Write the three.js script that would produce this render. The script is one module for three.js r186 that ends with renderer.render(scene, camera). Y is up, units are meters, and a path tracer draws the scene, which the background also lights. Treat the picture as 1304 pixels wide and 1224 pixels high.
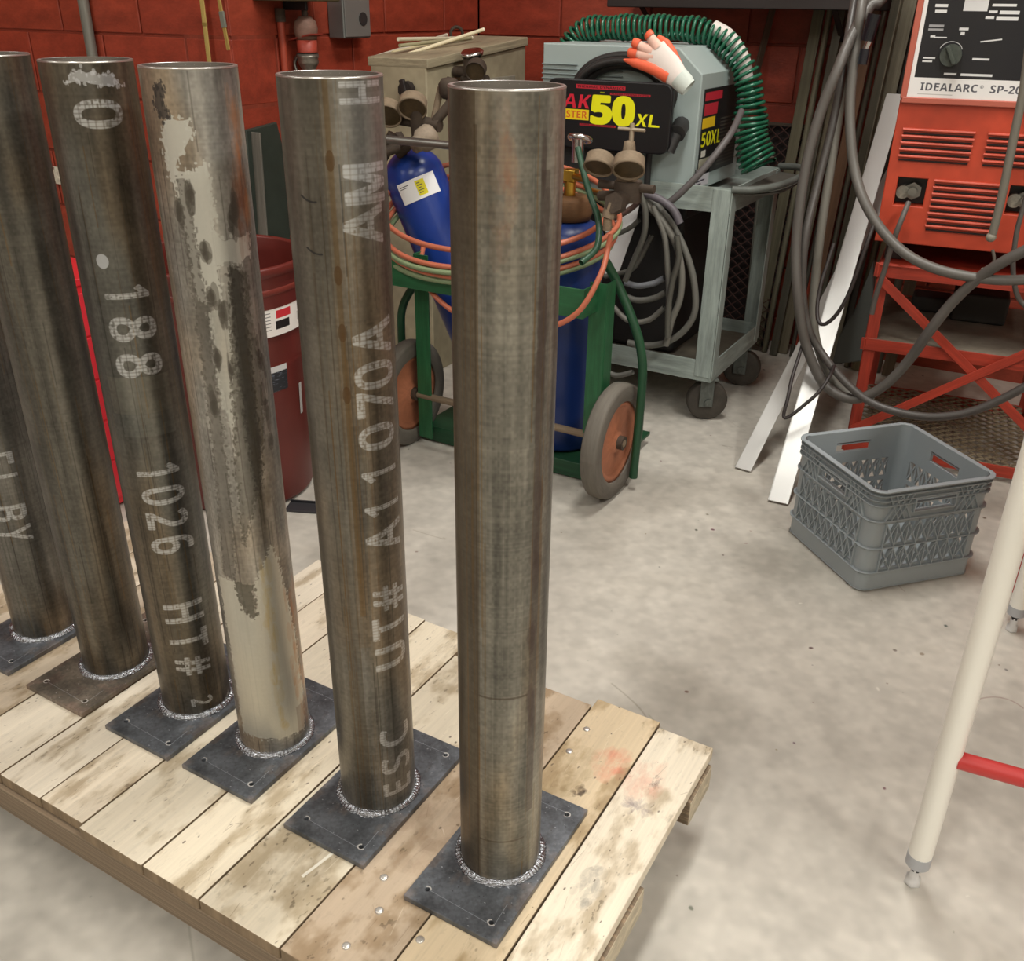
import * as THREE from 'three';
import { RoundedBoxGeometry } from 'three/addons/geometries/RoundedBoxGeometry.js';
import { mergeGeometries } from 'three/addons/utils/BufferGeometryUtils.js';
import { RectAreaLightUniformsLib } from 'three/addons/lights/RectAreaLightUniformsLib.js';

const V = (x, y, z) => new THREE.Vector3(x, y, z);
const scene = new THREE.Scene();
// ---------- camera ----------
const EYE = V(0, 1.2632, 0);
const PITCH = THREE.MathUtils.degToRad(26.812), ROLL = THREE.MathUtils.degToRad(0.758), YAW = THREE.MathUtils.degToRad(29.964);
const FWD = V(-Math.sin(YAW) * Math.cos(PITCH), -Math.sin(PITCH), -Math.cos(YAW) * Math.cos(PITCH));
const RGT0 = V(Math.cos(YAW), 0, -Math.sin(YAW));
const UP0 = RGT0.clone().cross(FWD);
const RGT = RGT0.clone().multiplyScalar(Math.cos(ROLL)).addScaledVector(UP0, Math.sin(ROLL));
const UPV = UP0.clone().multiplyScalar(Math.cos(ROLL)).addScaledVector(RGT0, -Math.sin(ROLL));
const camera = new THREE.PerspectiveCamera(53.9717, 1304 / 1224, 0.05, 60);
camera.position.copy(EYE); camera.up.copy(UPV); camera.lookAt(EYE.clone().add(FWD));
const renderer = new THREE.WebGLRenderer({ antialias: true });
renderer.toneMapping = THREE.LinearToneMapping;
renderer.toneMappingExposure = 2.2;
renderer.shadowMap.enabled = true;
RectAreaLightUniformsLib.init();
// ---------- lights: fluorescent troffers on the ceiling ----------
const CEIL = 3.3;
const fixtures = [[-0.6, -2.1, 18], [1.5, -0.9, 25], [-3.2, 0.2, 10], [-0.4, 1.5, 16], [2.2, 1.8, 14], [-3.2, 2.6, 8]];
// ---------- helpers ----------
const RAYF = 1201.85;
const ray = (x, y) => FWD.clone().addScaledVector(RGT, (x - 652) / RAYF).addScaledVector(UPV, -(y - 612) / RAYF);
const onZ = (x, y, z) => { const d = ray(x, y); return EYE.clone().addScaledVector(d, z / d.z); };        // measured point on the plane z
const onX = (x, y, X) => { const d = ray(x, y); return EYE.clone().addScaledVector(d, X / d.x); };
const onY = (x, y, h) => { const d = ray(x, y); return EYE.clone().addScaledVector(d, (h - EYE.y) / d.y); };
let seed = 7;
const rnd = () => { seed = (seed * 1664525 + 1013904223) >>> 0; return seed / 4294967296; };
const used = {};
const num = n => { const k = used[n] = (used[n] ?? -1) + 1; return k ? n + '_' + String(k).padStart(3, '0') : n; };
function tag(o, label, category, group) { o.userData.label = label; o.userData.category = category; if (group) o.userData.group = group; return o; }
function thing(name, label, category, p = [0, 0, 0], turn = 0, group) {
  const o = new THREE.Group(); o.name = num(name); o.position.set(...p); o.rotation.y = turn; scene.add(o); return tag(o, label, category, group);
}
function obj(name, geo, m, parent = scene, p, rot) {
  const g = Array.isArray(geo) ? merge(geo) : geo;
  const o = new THREE.Mesh(g, m); o.name = parent === scene ? num(name) : partName(parent, name); o.castShadow = o.receiveShadow = true;
  if (p) o.position.set(...p); if (rot) o.rotation.set(...rot); parent.add(o); return o;
}
function partName(p, n) { const c = p.userData.__c ??= {}; const k = c[n] = (c[n] ?? -1) + 1; return k ? n + '_' + String(k).padStart(3, '0') : n; }
function struct(o) { o.userData.kind = 'structure'; return o; }
function merge(list) { return mergeGeometries(list.map(g => { const h = g.index ? g.toNonIndexed() : g; for (const a of Object.keys(h.attributes)) if (!['position', 'normal', 'uv'].includes(a)) h.deleteAttribute(a); return h; })); }
const rb = (w, h, d, r = 0.002, s = 1) => new RoundedBoxGeometry(w, h, d, s, Math.min(r, w / 2.01, h / 2.01, d / 2.01));
const mv = (g, x, y, z, rx = 0, ry = 0, rz = 0) => { if (rx) g.rotateX(rx); if (ry) g.rotateY(ry); if (rz) g.rotateZ(rz); return g.translate(x, y, z); };
const cyl = (r, h, s = 24, r2 = r) => new THREE.CylinderGeometry(r2, r, h, s);
const lat = (pts, s = 32) => new THREE.LatheGeometry(pts.map(p => new THREE.Vector2(p[0], p[1])), s);
const curve = (pts, closed = false, t = 0.5) => new THREE.CatmullRomCurve3(pts.map(p => p.isVector3 ? p : V(...p)), closed, 'catmullrom', t);
const tube = (pts, r, n = 48, s = 8, closed = false) => new THREE.TubeGeometry(curve(pts, closed), n, r, s, closed);
// a straight bar of a given section between two points
function bar(a, b, w, d, r = 0.002) {
  a = a.isVector3 ? a : V(...a); b = b.isVector3 ? b : V(...b);
  const L = a.distanceTo(b), g = rb(w, L, d, r);
  g.applyQuaternion(new THREE.Quaternion().setFromUnitVectors(V(0, 1, 0), b.clone().sub(a).normalize()));
  const m = a.clone().add(b).multiplyScalar(.5); return g.translate(m.x, m.y, m.z);
}
function rod(a, b, r, s = 12, r2 = r) {
  a = a.isVector3 ? a : V(...a); b = b.isVector3 ? b : V(...b);
  const g = new THREE.CylinderGeometry(r2, r, a.distanceTo(b), s);
  g.applyQuaternion(new THREE.Quaternion().setFromUnitVectors(V(0, 1, 0), b.clone().sub(a).normalize()));
  const m = a.clone().add(b).multiplyScalar(.5); return g.translate(m.x, m.y, m.z);
}
// ---------- noise and textures ----------
function lattice(n, sd) { let s = sd * 7919 + 17; const a = new Float32Array(n * n); for (let i = 0; i < a.length; i++) { s = (s * 1664525 + 1013904223) >>> 0; a[i] = s / 4294967296; } return a; }
function noise2(nx, ny, sd) { // tileable value noise on an nx x ny lattice, u and v in 0..1
  let s = sd * 7919 + 17; const a = new Float32Array(nx * ny); for (let i = 0; i < a.length; i++) { s = (s * 1664525 + 1013904223) >>> 0; a[i] = (s >>> 8) / 16777216; }
  return (u, v) => {
    const x = u * nx, y = v * ny, xi = Math.floor(x), yi = Math.floor(y); let fx = x - xi, fy = y - yi;
    fx = fx * fx * (3 - 2 * fx); fy = fy * fy * (3 - 2 * fy);
    const x0 = ((xi % nx) + nx) % nx, x1 = (x0 + 1) % nx, y0 = ((yi % ny) + ny) % ny, y1 = (y0 + 1) % ny;
    return (a[y0 * nx + x0] * (1 - fx) + a[y0 * nx + x1] * fx) * (1 - fy) + (a[y1 * nx + x0] * (1 - fx) + a[y1 * nx + x1] * fx) * fy;
  };
}
function fbm(nx, ny, oct, sd) { const L = []; for (let o = 0; o < oct; o++) L.push(noise2(nx << o, ny << o, sd + o * 13)); return (u, v) => { let s = 0, a = .5, t = 0; for (const n of L) { s += a * n(u, v); t += a; a *= .55; } return s / t; }; }
const clamp = (x, a = 0, b = 1) => Math.min(b, Math.max(a, x));
const sst = (a, b, x) => { const t = clamp((x - a) / (b - a)); return t * t * (3 - 2 * t); };
function canvasOf(w, h, fill, draw) { // fill(u,v) -> [r,g,b], then draw(ctx)
  const c = document.createElement('canvas'); c.width = w; c.height = h; const x = c.getContext('2d');
  if (fill) {
    const im = x.createImageData(w, h), d = im.data;
    for (let j = 0, k = 0; j < h; j++) for (let i = 0; i < w; i++, k += 4) { const p = fill(i / w, j / h); d[k] = p[0]; d[k + 1] = p[1]; d[k + 2] = p[2]; d[k + 3] = 255; }
    x.putImageData(im, 0, 0);
  }
  if (draw) draw(x, w, h);
  const t = new THREE.CanvasTexture(c); t.colorSpace = THREE.SRGBColorSpace; t.anisotropy = 8; return t;
}
function grey(w, h, f, rep) { // single-value DataTexture for bump and roughness
  const d = new Uint8Array(w * h * 4);
  for (let j = 0, k = 0; j < h; j++) for (let i = 0; i < w; i++, k += 4) { const v = clamp(f(i / w, j / h)) * 255; d[k] = d[k + 1] = d[k + 2] = v; d[k + 3] = 255; }
  const t = new THREE.DataTexture(d, w, h); t.magFilter = THREE.LinearFilter; t.minFilter = THREE.LinearMipmapLinearFilter; t.generateMipmaps = true;
  t.wrapS = t.wrapT = THREE.RepeatWrapping; if (rep) t.repeat.set(...rep); t.needsUpdate = true; return t;
}
const M = (color, rough = .6, metal = 0, extra = {}) => new THREE.MeshStandardMaterial({ color, roughness: rough, metalness: metal, ...extra });
const nGrimeA = fbm(5, 5, 5, 3), nGrimeB = fbm(40, 40, 2, 9);
const grimeTex = canvasOf(256, 256, (u, v) => { const n = clamp(.86 + .3 * (nGrimeA(u, v) - .4) + .1 * (nGrimeB(u, v) - .5)) * 255; return [n, n, n * .98]; });
grimeTex.wrapS = grimeTex.wrapT = THREE.RepeatWrapping;
const G = (color, rough = .6, metal = 0, extra = {}) => M(color, rough, metal, { map: grimeTex, ...extra });   // worn, dusty version
const pitBump = grey(256, 256, (u, v) => nGrimeB(u, v) * .6 + nGrimeA(u, v) * .4);

const mat = {
  red: [0xa94531, 0xae4934, 0xa3412e, 0xaa4732].map(c => G(c, .5, 0, { bumpMap: pitBump, bumpScale: .0007 })),
  mortar: G(0x96402d, .6),
  black: M(0x17171a, .45), rubber: M(0x2b2a2a, .55), cableGrey: M(0x55534f, .55), cableDark: M(0x2c2a29, .45),
  chrome: M(0xd8d8da, .18, 1), brass: M(0xc9a44a, .3, 1), dusty: G(0x8f7d69, .8), dustyDark: G(0x4d4036, .8), steelBar: M(0x8c8b86, .38, .9),
  green: G(0x2c6a45, .45), greenDark: G(0x215237, .45), blue: M(0x1f3c8c, .28), blueDeep: M(0x16306c, .35),
  cart: G(0xa9b5b3, .5), cartDark: G(0x666b68, .6), welder: G(0xc9492f, .45), frameRed: G(0xb43d2a, .5), cream: G(0xf0ebdc, .35),
};

// ---------- setting: floor, walls, ceiling ----------
{
  const a = fbm(4, 4, 6, 21), b = fbm(18, 18, 4, 33), c = fbm(160, 160, 2, 41), st = fbm(9, 9, 4, 55);
  const map = canvasOf(2048, 2048, (u, v) => {
    let n = 1 + .22 * (a(u, v) - .5) + .16 * (b(u, v) - .5) + .15 * (c(u, v) - .5);
    const s = sst(.60, .76, st(u, v)) * .09 + sst(.66, .72, b(u, v)) * .04; n *= 1 - s;
    return [clamp(193 * n, 0, 255), clamp(188 * n - s * 8, 0, 255), clamp(178 * n - s * 20, 0, 255)];
  }, (x, w) => {
    seed = 99;
    for (let i = 0; i < 520; i++) { x.fillStyle = `rgba(${40 + rnd() * 50},${35 + rnd() * 40},${30 + rnd() * 30},${.25 + rnd() * .5})`; const r = .5 + rnd() * rnd() * 3.2; x.beginPath(); x.ellipse(rnd() * w, rnd() * w, r, r * (.5 + rnd() * .5), rnd() * 3, 0, 7); x.fill(); }
    for (let i = 0; i < 60; i++) { x.strokeStyle = `rgba(${70 + rnd() * 40},${60 + rnd() * 30},50,${.12 + rnd() * .25})`; x.lineWidth = .6 + rnd() * 1.2; const px = rnd() * w, py = rnd() * w; x.beginPath(); x.moveTo(px, py); x.quadraticCurveTo(px + rnd() * 60 - 30, py + rnd() * 60 - 30, px + rnd() * 120 - 60, py + rnd() * 120 - 60); x.stroke(); }
    for (let i = 0; i < 70; i++) { x.fillStyle = `rgba(238,234,222,${.2 + rnd() * .4})`; const r = .6 + rnd() * 2.4; x.beginPath(); x.ellipse(rnd() * w, rnd() * w, r * 1.6, r * .7, rnd() * 3, 0, 7); x.fill(); }
  });
  map.wrapS = map.wrapT = THREE.RepeatWrapping;
  const g = new THREE.BoxGeometry(10.6, .1, 8.6); const P = g.attributes.position, U = g.attributes.uv;
  for (let i = 0; i < P.count; i++) U.setXY(i, (P.getX(i) + .37) / 4, (P.getZ(i) + 1.3) / 4);
  struct(obj('floor', g, M(0xffffff, .52, 0, { map, bumpMap: grey(512, 512, (u, v) => c(u, v) * .4 + b(u, v) * .6), bumpScale: .002 }), scene, [-1, -.05, .3]));
}
const blockGeo = rb(.397, .1985, .02, .004), halfGeo = rb(.1955, .1985, .02, .004);
function blockWall(name, len, h, origin, turn, z0, left, skip = () => false, top = 1e9) {
  // a run of concrete blocks: local x along the wall, face at local z = 0
  const w = struct(new THREE.Group()); w.name = name; w.position.set(...origin); w.rotation.y = turn; scene.add(w);
  obj('backing', new THREE.BoxGeometry(len, h, .2), mat.mortar, w, [len / 2, h / 2, -.106]);
  let row = 0;
  for (let y = z0; y < Math.min(h, top); y += .2065, row++) {
    let x = -(row % 2) * .202;
    for (; x < len - .02; x += .404) {
      const a = Math.max(0, x), b = Math.min(len, x + .404), wd = b - a; if (wd < .05 || skip(a, y)) continue;
      const yy = y, hh = Math.min(.2, h - yy); if (hh < .03 || yy + hh < .03) continue;
      const full = Math.abs(wd - .404) < .002 && hh > .195, half = Math.abs(wd - .202) < .003 && hh > .195;
      obj('block', full ? blockGeo : half ? halfGeo : rb(wd - .007, hh - .0015, .02, .004), mat.red[Math.floor(rnd() * 4)], w, [(a + b) / 2, yy + hh / 2, -.0085 - rnd() * .0012]);
    }
  }
  return w;
}
const WX = -2.436, WZ = -2.4, WB = -3.88;
blockWall('wall_left', 3.636, CEIL, [-6.1 + .028, 0, WZ], 0, -.081, 0, undefined, 2.1);
blockWall('wall_return', -WB + WZ, CEIL, [WX, 0, WZ], Math.PI / 2, -.081, 0, undefined, 2.4);
blockWall('wall_back', 6.4, CEIL, [WX, 0, WB], 0, -.081 - .018, 0, a => a > 3.9, 2.6);
const paint = M(0xd6d0c2, .8), ceilM = M(0xdedbd2, .9);
struct(obj('wall_right', new THREE.BoxGeometry(.2, CEIL, 8.6), paint, scene, [4.0, CEIL / 2, .3]));
struct(obj('wall_front', new THREE.BoxGeometry(10.6, CEIL, .2), paint, scene, [-1, CEIL / 2, 4.4]));
struct(obj('wall_side', new THREE.BoxGeometry(.2, CEIL, 7), mat.mortar, scene, [-6.15, CEIL / 2, .9]));
struct(obj('ceiling', new THREE.BoxGeometry(10.6, .15, 8.6), ceilM, scene, [-1, CEIL + .075, .3]));
fixtures.forEach(([x, z, I], i) => {
  const t = thing('ceiling_light', 'white fluorescent ceiling strip light ' + ['above the torch cart', 'above the white bench', 'near the red left wall', 'behind the photographer', 'in the far right rear corner', 'in the far left rear corner'][i], 'ceiling light', [x, CEIL - .09, z]);
  obj('housing', rb(.36, .09, 1.26, .008), M(0xdddddd, .5), t, [0, .045, 0]);
  obj('diffuser', rb(.3, .012, 1.2, .004), M(0xffffff, .6, 0, { emissive: 0xfdfaf3, emissiveIntensity: 2 }), t, [0, -.006, 0]);
  const L = new THREE.RectAreaLight(0xfdfaf3, I, .3, 1.2); L.position.set(0, -.02, 0); L.rotation.x = -Math.PI / 2; t.add(L);
});

// ---------- pallet ----------
const HP = .1546;
{
  const t = thing('wooden_pallet', 'pale worn wooden pallet carrying the row of steel posts', 'pallet');
  const endM = G(0x97826a, .8);
  const J = [-1.76, -1.63, -1.51, -1.385, -1.26, -1.16, -1.061, -.924, -.812, -.665, -.525, -.404, -.304].map(a => a * 1.007);
  const back = [-1.235, -1.24, -1.23, -1.24, -1.33, -1.32, -1.265, -1.262, -1.2, -1.205, -1.225, -1.212];
  const tone = [[203, 190, 170], [210, 198, 178], [192, 178, 158], [212, 202, 184], [220, 210, 192], [212, 200, 180], [217, 207, 187], [220, 209, 187], [213, 203, 182], [180, 162, 140], [204, 186, 156], [224, 214, 194]];
  for (let k = 0; k < J.length - 1; k++) {
    const w = J[k + 1] - J[k] - .0022, z1 = -.560 - (k < 6 ? .012 : .004) + (rnd() - .5) * .006, z0 = back[k] * 1.007, len = z1 - z0;
    const g1 = fbm(14, 3, 4, 100 + k), g2 = fbm(60, 2, 3, 150 + k), st = fbm(3, 9, 5, 200 + k), sp = fbm(24, 60, 3, 250 + k), T = tone[k];
    const map = canvasOf(256, 1024, (u, v) => {
      let n = 1.04 + .10 * (g1(u, v) - .5) + .05 * (g2(u, v) - .5); const s = sst(.5, .76, st(u, v)), d = sst(.68, .76, sp(u, v));
      n *= 1 - .19 * s - .16 * d * (.2 + s);
      return [clamp(T[0] * n, 0, 255), clamp(T[1] * n - s * 7, 0, 255), clamp(T[2] * n - s * 16, 0, 255)];
    }, (x, W, H) => {
      seed = 500 + k;
      for (let i = 0; i < 26; i++) { x.strokeStyle = rnd() < .55 ? `rgba(80,58,38,${.1 + rnd() * .22})` : `rgba(250,242,225,${.15 + rnd() * .35})`; x.lineWidth = .7 + rnd() * 1.5; const a = rnd() * W, b = rnd() * H; x.beginPath(); x.moveTo(a, b); x.lineTo(a + (rnd() - .5) * 50, b + (rnd() - .3) * 130); x.stroke(); }
      for (let i = 0; i < 24; i++) { x.fillStyle = `rgba(52,40,32,${.2 + rnd() * .4})`; x.beginPath(); x.ellipse(rnd() * W, rnd() * H, 1 + rnd() * 2.6, 1 + rnd() * 4, rnd(), 0, 7); x.fill(); }
      const blot = (cx, cy, rx, ry, col, n = 40) => { for (let i = 0; i < n; i++) { const a = rnd() * 7, r = Math.sqrt(rnd()); x.fillStyle = col; x.beginPath(); x.ellipse(cx + Math.cos(a) * r * rx, cy + Math.sin(a) * r * ry, rx * .3 * (.4 + rnd()), ry * .3 * (.4 + rnd()), a, 0, 7); x.fill(); } };
      if (k === 10) { blot(190, 210, 60, 60, 'rgba(205,92,70,.05)', 60); blot(150, 330, 22, 22, 'rgba(38,26,22,.16)', 30); blot(90, 300, 60, 110, 'rgba(110,82,46,.05)', 40); }
      if (k === 11) { blot(70, 200, 90, 70, 'rgba(214,120,98,.05)', 60); blot(120, 190, 24, 22, 'rgba(70,55,52,.10)', 24); blot(110, 290, 60, 22, 'rgba(70,62,70,.07)', 40); blot(110, 560, 46, 60, 'rgba(60,62,64,.06)', 40); }
      if (k === 9) { blot(120, 560, 110, 160, 'rgba(92,66,40,.04)', 60); for (let i = 0; i < 40; i++) { x.fillStyle = 'rgba(60,44,24,.4)'; x.beginPath(); x.ellipse(150 + rnd() * 90, 470 + rnd() * 90, 2 + rnd() * 3, 3 + rnd() * 5, 0, 0, 7); x.fill(); } }
      if (k === 8) { x.strokeStyle = 'rgba(255,252,240,.8)'; x.lineWidth = 9; x.beginPath(); x.moveTo(168, 860); x.lineTo(186, 770); x.stroke(); }
    });
    const g = rb(w, .022, len, .0022); const U = g.attributes.uv, P = g.attributes.position;
    for (let i = 0; i < P.count; i++) U.setXY(i, P.getX(i) / w + .5, .5 - P.getZ(i) / len);
    const pm = M(0xffffff, .62, 0, { map }); obj('plank', g, [k === 11 ? pm : endM, endM, pm, pm, endM, pm], t, [(J[k] + J[k + 1]) / 2, HP - .011 + (rnd() - .5) * .0012, (z0 + z1) / 2]);
  }
  const g1 = fbm(3, 40, 4, 301), woodSide = canvasOf(512, 128, (u, v) => { const n = .75 + .5 * (g1(u * .3, v) - .4); return [160 * n, 139 * n, 114 * n]; });
  const sideM = M(0xffffff, .75, 0, { map: woodSide }), paleM = G(0xd8ccb6, .7);
  for (const [z, w] of [[-1.155, .1], [-.85, .14], [-.608, .088]]) obj('stringer', rb(1.46, .05, w, .003), [paleM, paleM, sideM, sideM, sideM, sideM], t, [-1.031, HP - .0472, z]);
  for (const x of [-1.6, -1.0, -.5]) for (const z of [-1.1, -.85, -.72]) obj('block', rb(.1, .0905, .09, .003), sideM, t, [x, .0455, z]);
  for (const [x, y] of [[441, 1205], [535, 1197], [747, 929], [725, 957], [489, 1118], [483, 1160]]) { const p = onY(x, y, HP); obj('nail', lat([[0, .0016], [.004, .0016], [.0062, .0002], [.0062, -.004]], 14), M(0xd9d6d0, .35, .7), t, [p.x, HP + .0006, p.z]); }
}

// ---------- six steel posts ----------
const PH = 1.029, PR = .05715, BASE = HP + .0005;
function steelFill(sd, base, opt = {}) {
  const a = fbm(22, 2, 4, sd), b = fbm(9, 14, 4, sd + 50), c = fbm(120, 260, 1, sd + 90), d = fbm(5, 3, 3, sd + 120), e = fbm(2, 420, 1, sd + 140);
  return (u, v) => {
    const st = a(u, v) - .5, pt = b(u, v) - .5, lo = d(u, v);
    let n = 1 + .75 * st + .42 * pt + .16 * (c(u, v) - .5) + (opt.ring ?? .08) * (e(u, v) - .5);
    const br = sst(.42, .68, lo) * (opt.brown ?? 1);
    return [clamp(base[0] * n * (1 + .06 * br), 0, 255), clamp(base[1] * n * (1 - .03 * br), 0, 255), clamp(base[2] * n * (1 - .13 * br), 0, 255)];
  };
}
const TX = (W, th) => W * (.5 + th / 360);
function stencil(x, W, H, list) { // dotted white paint characters: [char, angle centre, height centre, tall in degrees, long in height, turn]
  for (const [ch, th, h, tall, long, turn] of list) {
    const c = document.createElement('canvas'); c.width = 96; c.height = 128; const k = c.getContext('2d');
    k.font = 'bold 120px monospace'; k.textAlign = 'center'; k.textBaseline = 'alphabetic'; k.strokeStyle = k.fillStyle = '#d4d7da'; k.lineWidth = 2.5; k.lineJoin = 'round'; k.fillText(ch, 48, 106); k.strokeText(ch, 48, 106);
    // break the paint up into jet-printer dots
    k.globalCompositeOperation = 'destination-out'; k.fillStyle = 'rgba(0,0,0,.34)';
    for (let i = 0; i < 96; i += 9) k.fillRect(i, 0, 3, 128); for (let j = 0; j < 128; j += 14) k.fillRect(0, j, 96, 3);
    for (let i = 0; i < 110; i++) { k.fillStyle = `rgba(0,0,0,${rnd() * .7})`; k.fillRect(rnd() * 96, rnd() * 128, 3 + rnd() * 9, 4); }
    x.save(); x.translate(TX(W, th), (1 - h) * H); x.rotate(turn * Math.PI / 2);
    const tw = long * H, tl = tall / 360 * W; x.globalAlpha = .8; x.drawImage(c, -tw * .56, -tl * .73, tw * 1.12, tl * 1.47); x.restore();
  }
}
const poly = (x, W, H, pts, col) => { // ragged-edged patch
  const q = []; seed = Math.round(pts.length * 97 + pts[0][1] * 9999);
  pts.forEach(([t, h], i) => { const [t2, h2] = pts[(i + 1) % pts.length], a = [TX(W, t), (1 - h) * H], b = [TX(W, t2), (1 - h2) * H], L = Math.hypot(a[0] - b[0], a[1] - b[1]), n = Math.max(1, Math.round(L / 9)); for (let k = 0; k < n; k++) q.push([a[0] + (b[0] - a[0]) * k / n + (rnd() - .5) * 6, a[1] + (b[1] - a[1]) * k / n + (rnd() - .5) * 11]); });
  x.fillStyle = col; x.beginPath(); q.forEach((p, i) => i ? x.lineTo(p[0], p[1]) : x.moveTo(p[0], p[1])); x.closePath(); x.fill();
  for (const p of q) for (let k = 0; k < 2; k++) { x.beginPath(); x.ellipse(p[0] + (rnd() - .5) * 9, p[1] + (rnd() - .5) * 16, .8 + rnd() * 2.4, 1 + rnd() * 6, 0, 0, 7); x.fill(); }
};
const strip = (x, W, H, t0, t1, h0, h1, col) => { x.fillStyle = col; x.fillRect(TX(W, t0), (1 - h1) * H, TX(W, t1) - TX(W, t0), (h1 - h0) * H); };
function streaks(x, W, H, n, t0, t1, col, sd) { seed = sd; for (let i = 0; i < n; i++) { const a = t0 + rnd() * (t1 - t0), h = rnd(), L = .05 + rnd() * .35; x.strokeStyle = col(rnd()); x.lineWidth = .6 + rnd() * 2.2; x.beginPath(); x.moveTo(TX(W, a), (1 - h) * H); x.lineTo(TX(W, a + (rnd() - .5)), (1 - h + L) * H); x.stroke(); } }
const rusty = r => `rgba(${92 + r * 30},${66 + r * 16},${36},${.12 + r * .25})`, darkS = r => `rgba(30,26,22,${.1 + r * .25})`, paleS = r => `rgba(170,166,152,${.06 + r * .14})`;
const posts = [
  { x: -1.553, z: -.866, label: 'leftmost steel post with white print ending in BY, its top out of frame', base: [98, 96, 91], sd: 11,
    draw: (x, W, H) => { streaks(x, W, H, 50, -90, 90, darkS, 3); streaks(x, W, H, 40, -90, 90, rusty, 4); stencil(x, W, H, [['E', -15, .3715, 55, .034, 1], ['L', -15, .3317, 55, .034, 1], ['B', -15, .268, 55, .04, 1], ['Y', -15, .226, 55, .036, 1]]); } },
  { x: -1.343, z: -.862, label: 'dark plain steel post second from the left on a brownish base plate', base: [92, 89, 82], sd: 12, plate: 1,
    draw: (x, W, H) => { streaks(x, W, H, 60, -90, 90, darkS, 5); streaks(x, W, H, 70, -90, 90, rusty, 6); } },
  { x: -1.135, z: -.864, label: 'dark steel post printed .188 1026 HT# in white', base: [90, 89, 84], sd: 13,
    draw: (x, W, H) => {
      streaks(x, W, H, 50, -90, 90, darkS, 7); streaks(x, W, H, 40, -90, 90, rusty, 8);
      strip(x, W, H, -52, 40, .545, .6, 'rgba(150,142,116,.14)'); strip(x, W, H, -40, 38, .51, .6, 'rgba(140,144,138,.16)');
      poly(x, W, H, [[-30, .977], [40, .972], [30, .985], [-15, .99]], 'rgba(205,208,212,.7)');
      stencil(x, W, H, [['0', 4, .941, 56, .048, 1], ['1', 0, .716, 56, .04, 1], ['8', 0, .669, 60, .05, 1], ['8', 0, .617, 60, .05, 1], ['1', 0, .453, 60, .04, 1], ['0', 2, .414, 60, .042, 1], ['2', 2, .373, 60, .042, 1], ['6', 3, .330, 62, .042, 1], ['H', 2, .206, 60, .05, 1], ['T', 2, .152, 60, .045, 1], ['#', 2, .102, 54, .045, 1], ['2', 6, .028, 34, .024, 1]]);
      x.fillStyle = 'rgba(200,204,210,.85)'; x.beginPath(); x.ellipse(TX(W, -24), (1 - .7615) * H, 12, 20, 0, 0, 7); x.fill();
    } },
  { x: -.953, z: -.866, label: 'patchy pale ground steel post with rust on its right side', base: [150, 148, 142], sd: 14, rough: .4,
    draw: (x, W, H) => {
      strip(x, W, H, -180, 180, 0, 1, 'rgba(120,112,100,.12)'); streaks(x, W, H, 90, -110, 110, darkS, 9); streaks(x, W, H, 60, -110, 110, paleS, 10);
      poly(x, W, H, [[-37.9, .9451], [-7.3, .9449], [-6.6, .9306], [-19.7, .9092], [-28.6, .896], [-33.3, .8871], [-10.7, .8885], [6.2, .9003], [6.3, .8739], [9.9, .8375], [3.5, .8242], [12.9, .8094], [31.4, .8071], [54.6, .8126], [52.3, .7841], [27.4, .779], [2.7, .7819], [3.7, .7674], [1.3, .7333], [-16.1, .7339], [-25.6, .7386], [-25.2, .7823], [-27.1, .8105], [-29, .8243], [-32.2, .856], [-39.4, .8779], [-42.3, .8997], [-44.3, .9254]], 'rgba(206,206,198,.9)');
      poly(x, W, H, [[-14, .72], [10, .725], [8, .63], [-2, .56], [-14, .60]], 'rgba(196,196,188,.6)');
      poly(x, W, H, [[-43.6, .9853], [-33.8, .984], [-33.1, .9595], [-29.1, .9471], [-39.2, .9442], [-47, .9589]], 'rgba(66,62,60,.7)');
      poly(x, W, H, [[19.5, .7754], [40.2, .767], [41.6, .7064], [47.3, .6306], [39.8, .5547], [24.4, .4895], [9.9, .445], [-10.1, .3854], [-7.8, .4958], [1.6, .6084]], 'rgba(84,80,72,.45)');
      poly(x, W, H, [[18, .775], [34, .768], [34, .64], [30, .50], [22, .45], [14, .52], [14, .66]], 'rgba(74,70,64,.5)');
      poly(x, W, H, [[-30.8, .8828], [-19.6, .8788], [-16.2, .7825], [-17.7, .6627], [-18.5, .496], [-29, .3262], [-48.5, .3349], [-35.2, .5411], [-31.6, .7133], [-32.4, .8102]], 'rgba(96,92,86,.45)');
      poly(x, W, H, [[-64.2, .3247], [-31.6, .3258], [-27.1, .2929], [-13, .262], [-1.2, .2648], [-.9, .3191], [29.5, .3757], [34.6, .3605], [58, .209], [60.7, .0859], [56.8, .0249], [-58.4, .0394], [-60.1, .1839]], 'rgba(202,200,188,.85)');
      poly(x, W, H, [[-30.3, .326], [-6.5, .3199], [-7.3, .2615], [-21.1, .2729], [-29.7, .2926]], 'rgba(104,100,90,.75)');
      seed = 77; const smear = (t, h, a, b, c, n) => { for (let i = 0; i < n; i++) { x.fillStyle = c; x.beginPath(); x.ellipse(TX(W, t + (rnd() - .5) * a), (1 - h - (rnd() - .5) * b) * H, 2 + rnd() * 7, 6 + rnd() * 40, 0, 0, 7); x.fill(); } };
      smear(52, .90, 22, .14, 'rgba(196,128,80,.12)', 60); smear(46, .84, 24, .08, 'rgba(120,72,48,.14)', 30); smear(60, .16, 34, .26, 'rgba(176,110,62,.14)', 90); smear(14, .2, 14, .3, 'rgba(184,152,84,.14)', 40); smear(30, .55, 20, .3, 'rgba(96,80,58,.1)', 40);
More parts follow.
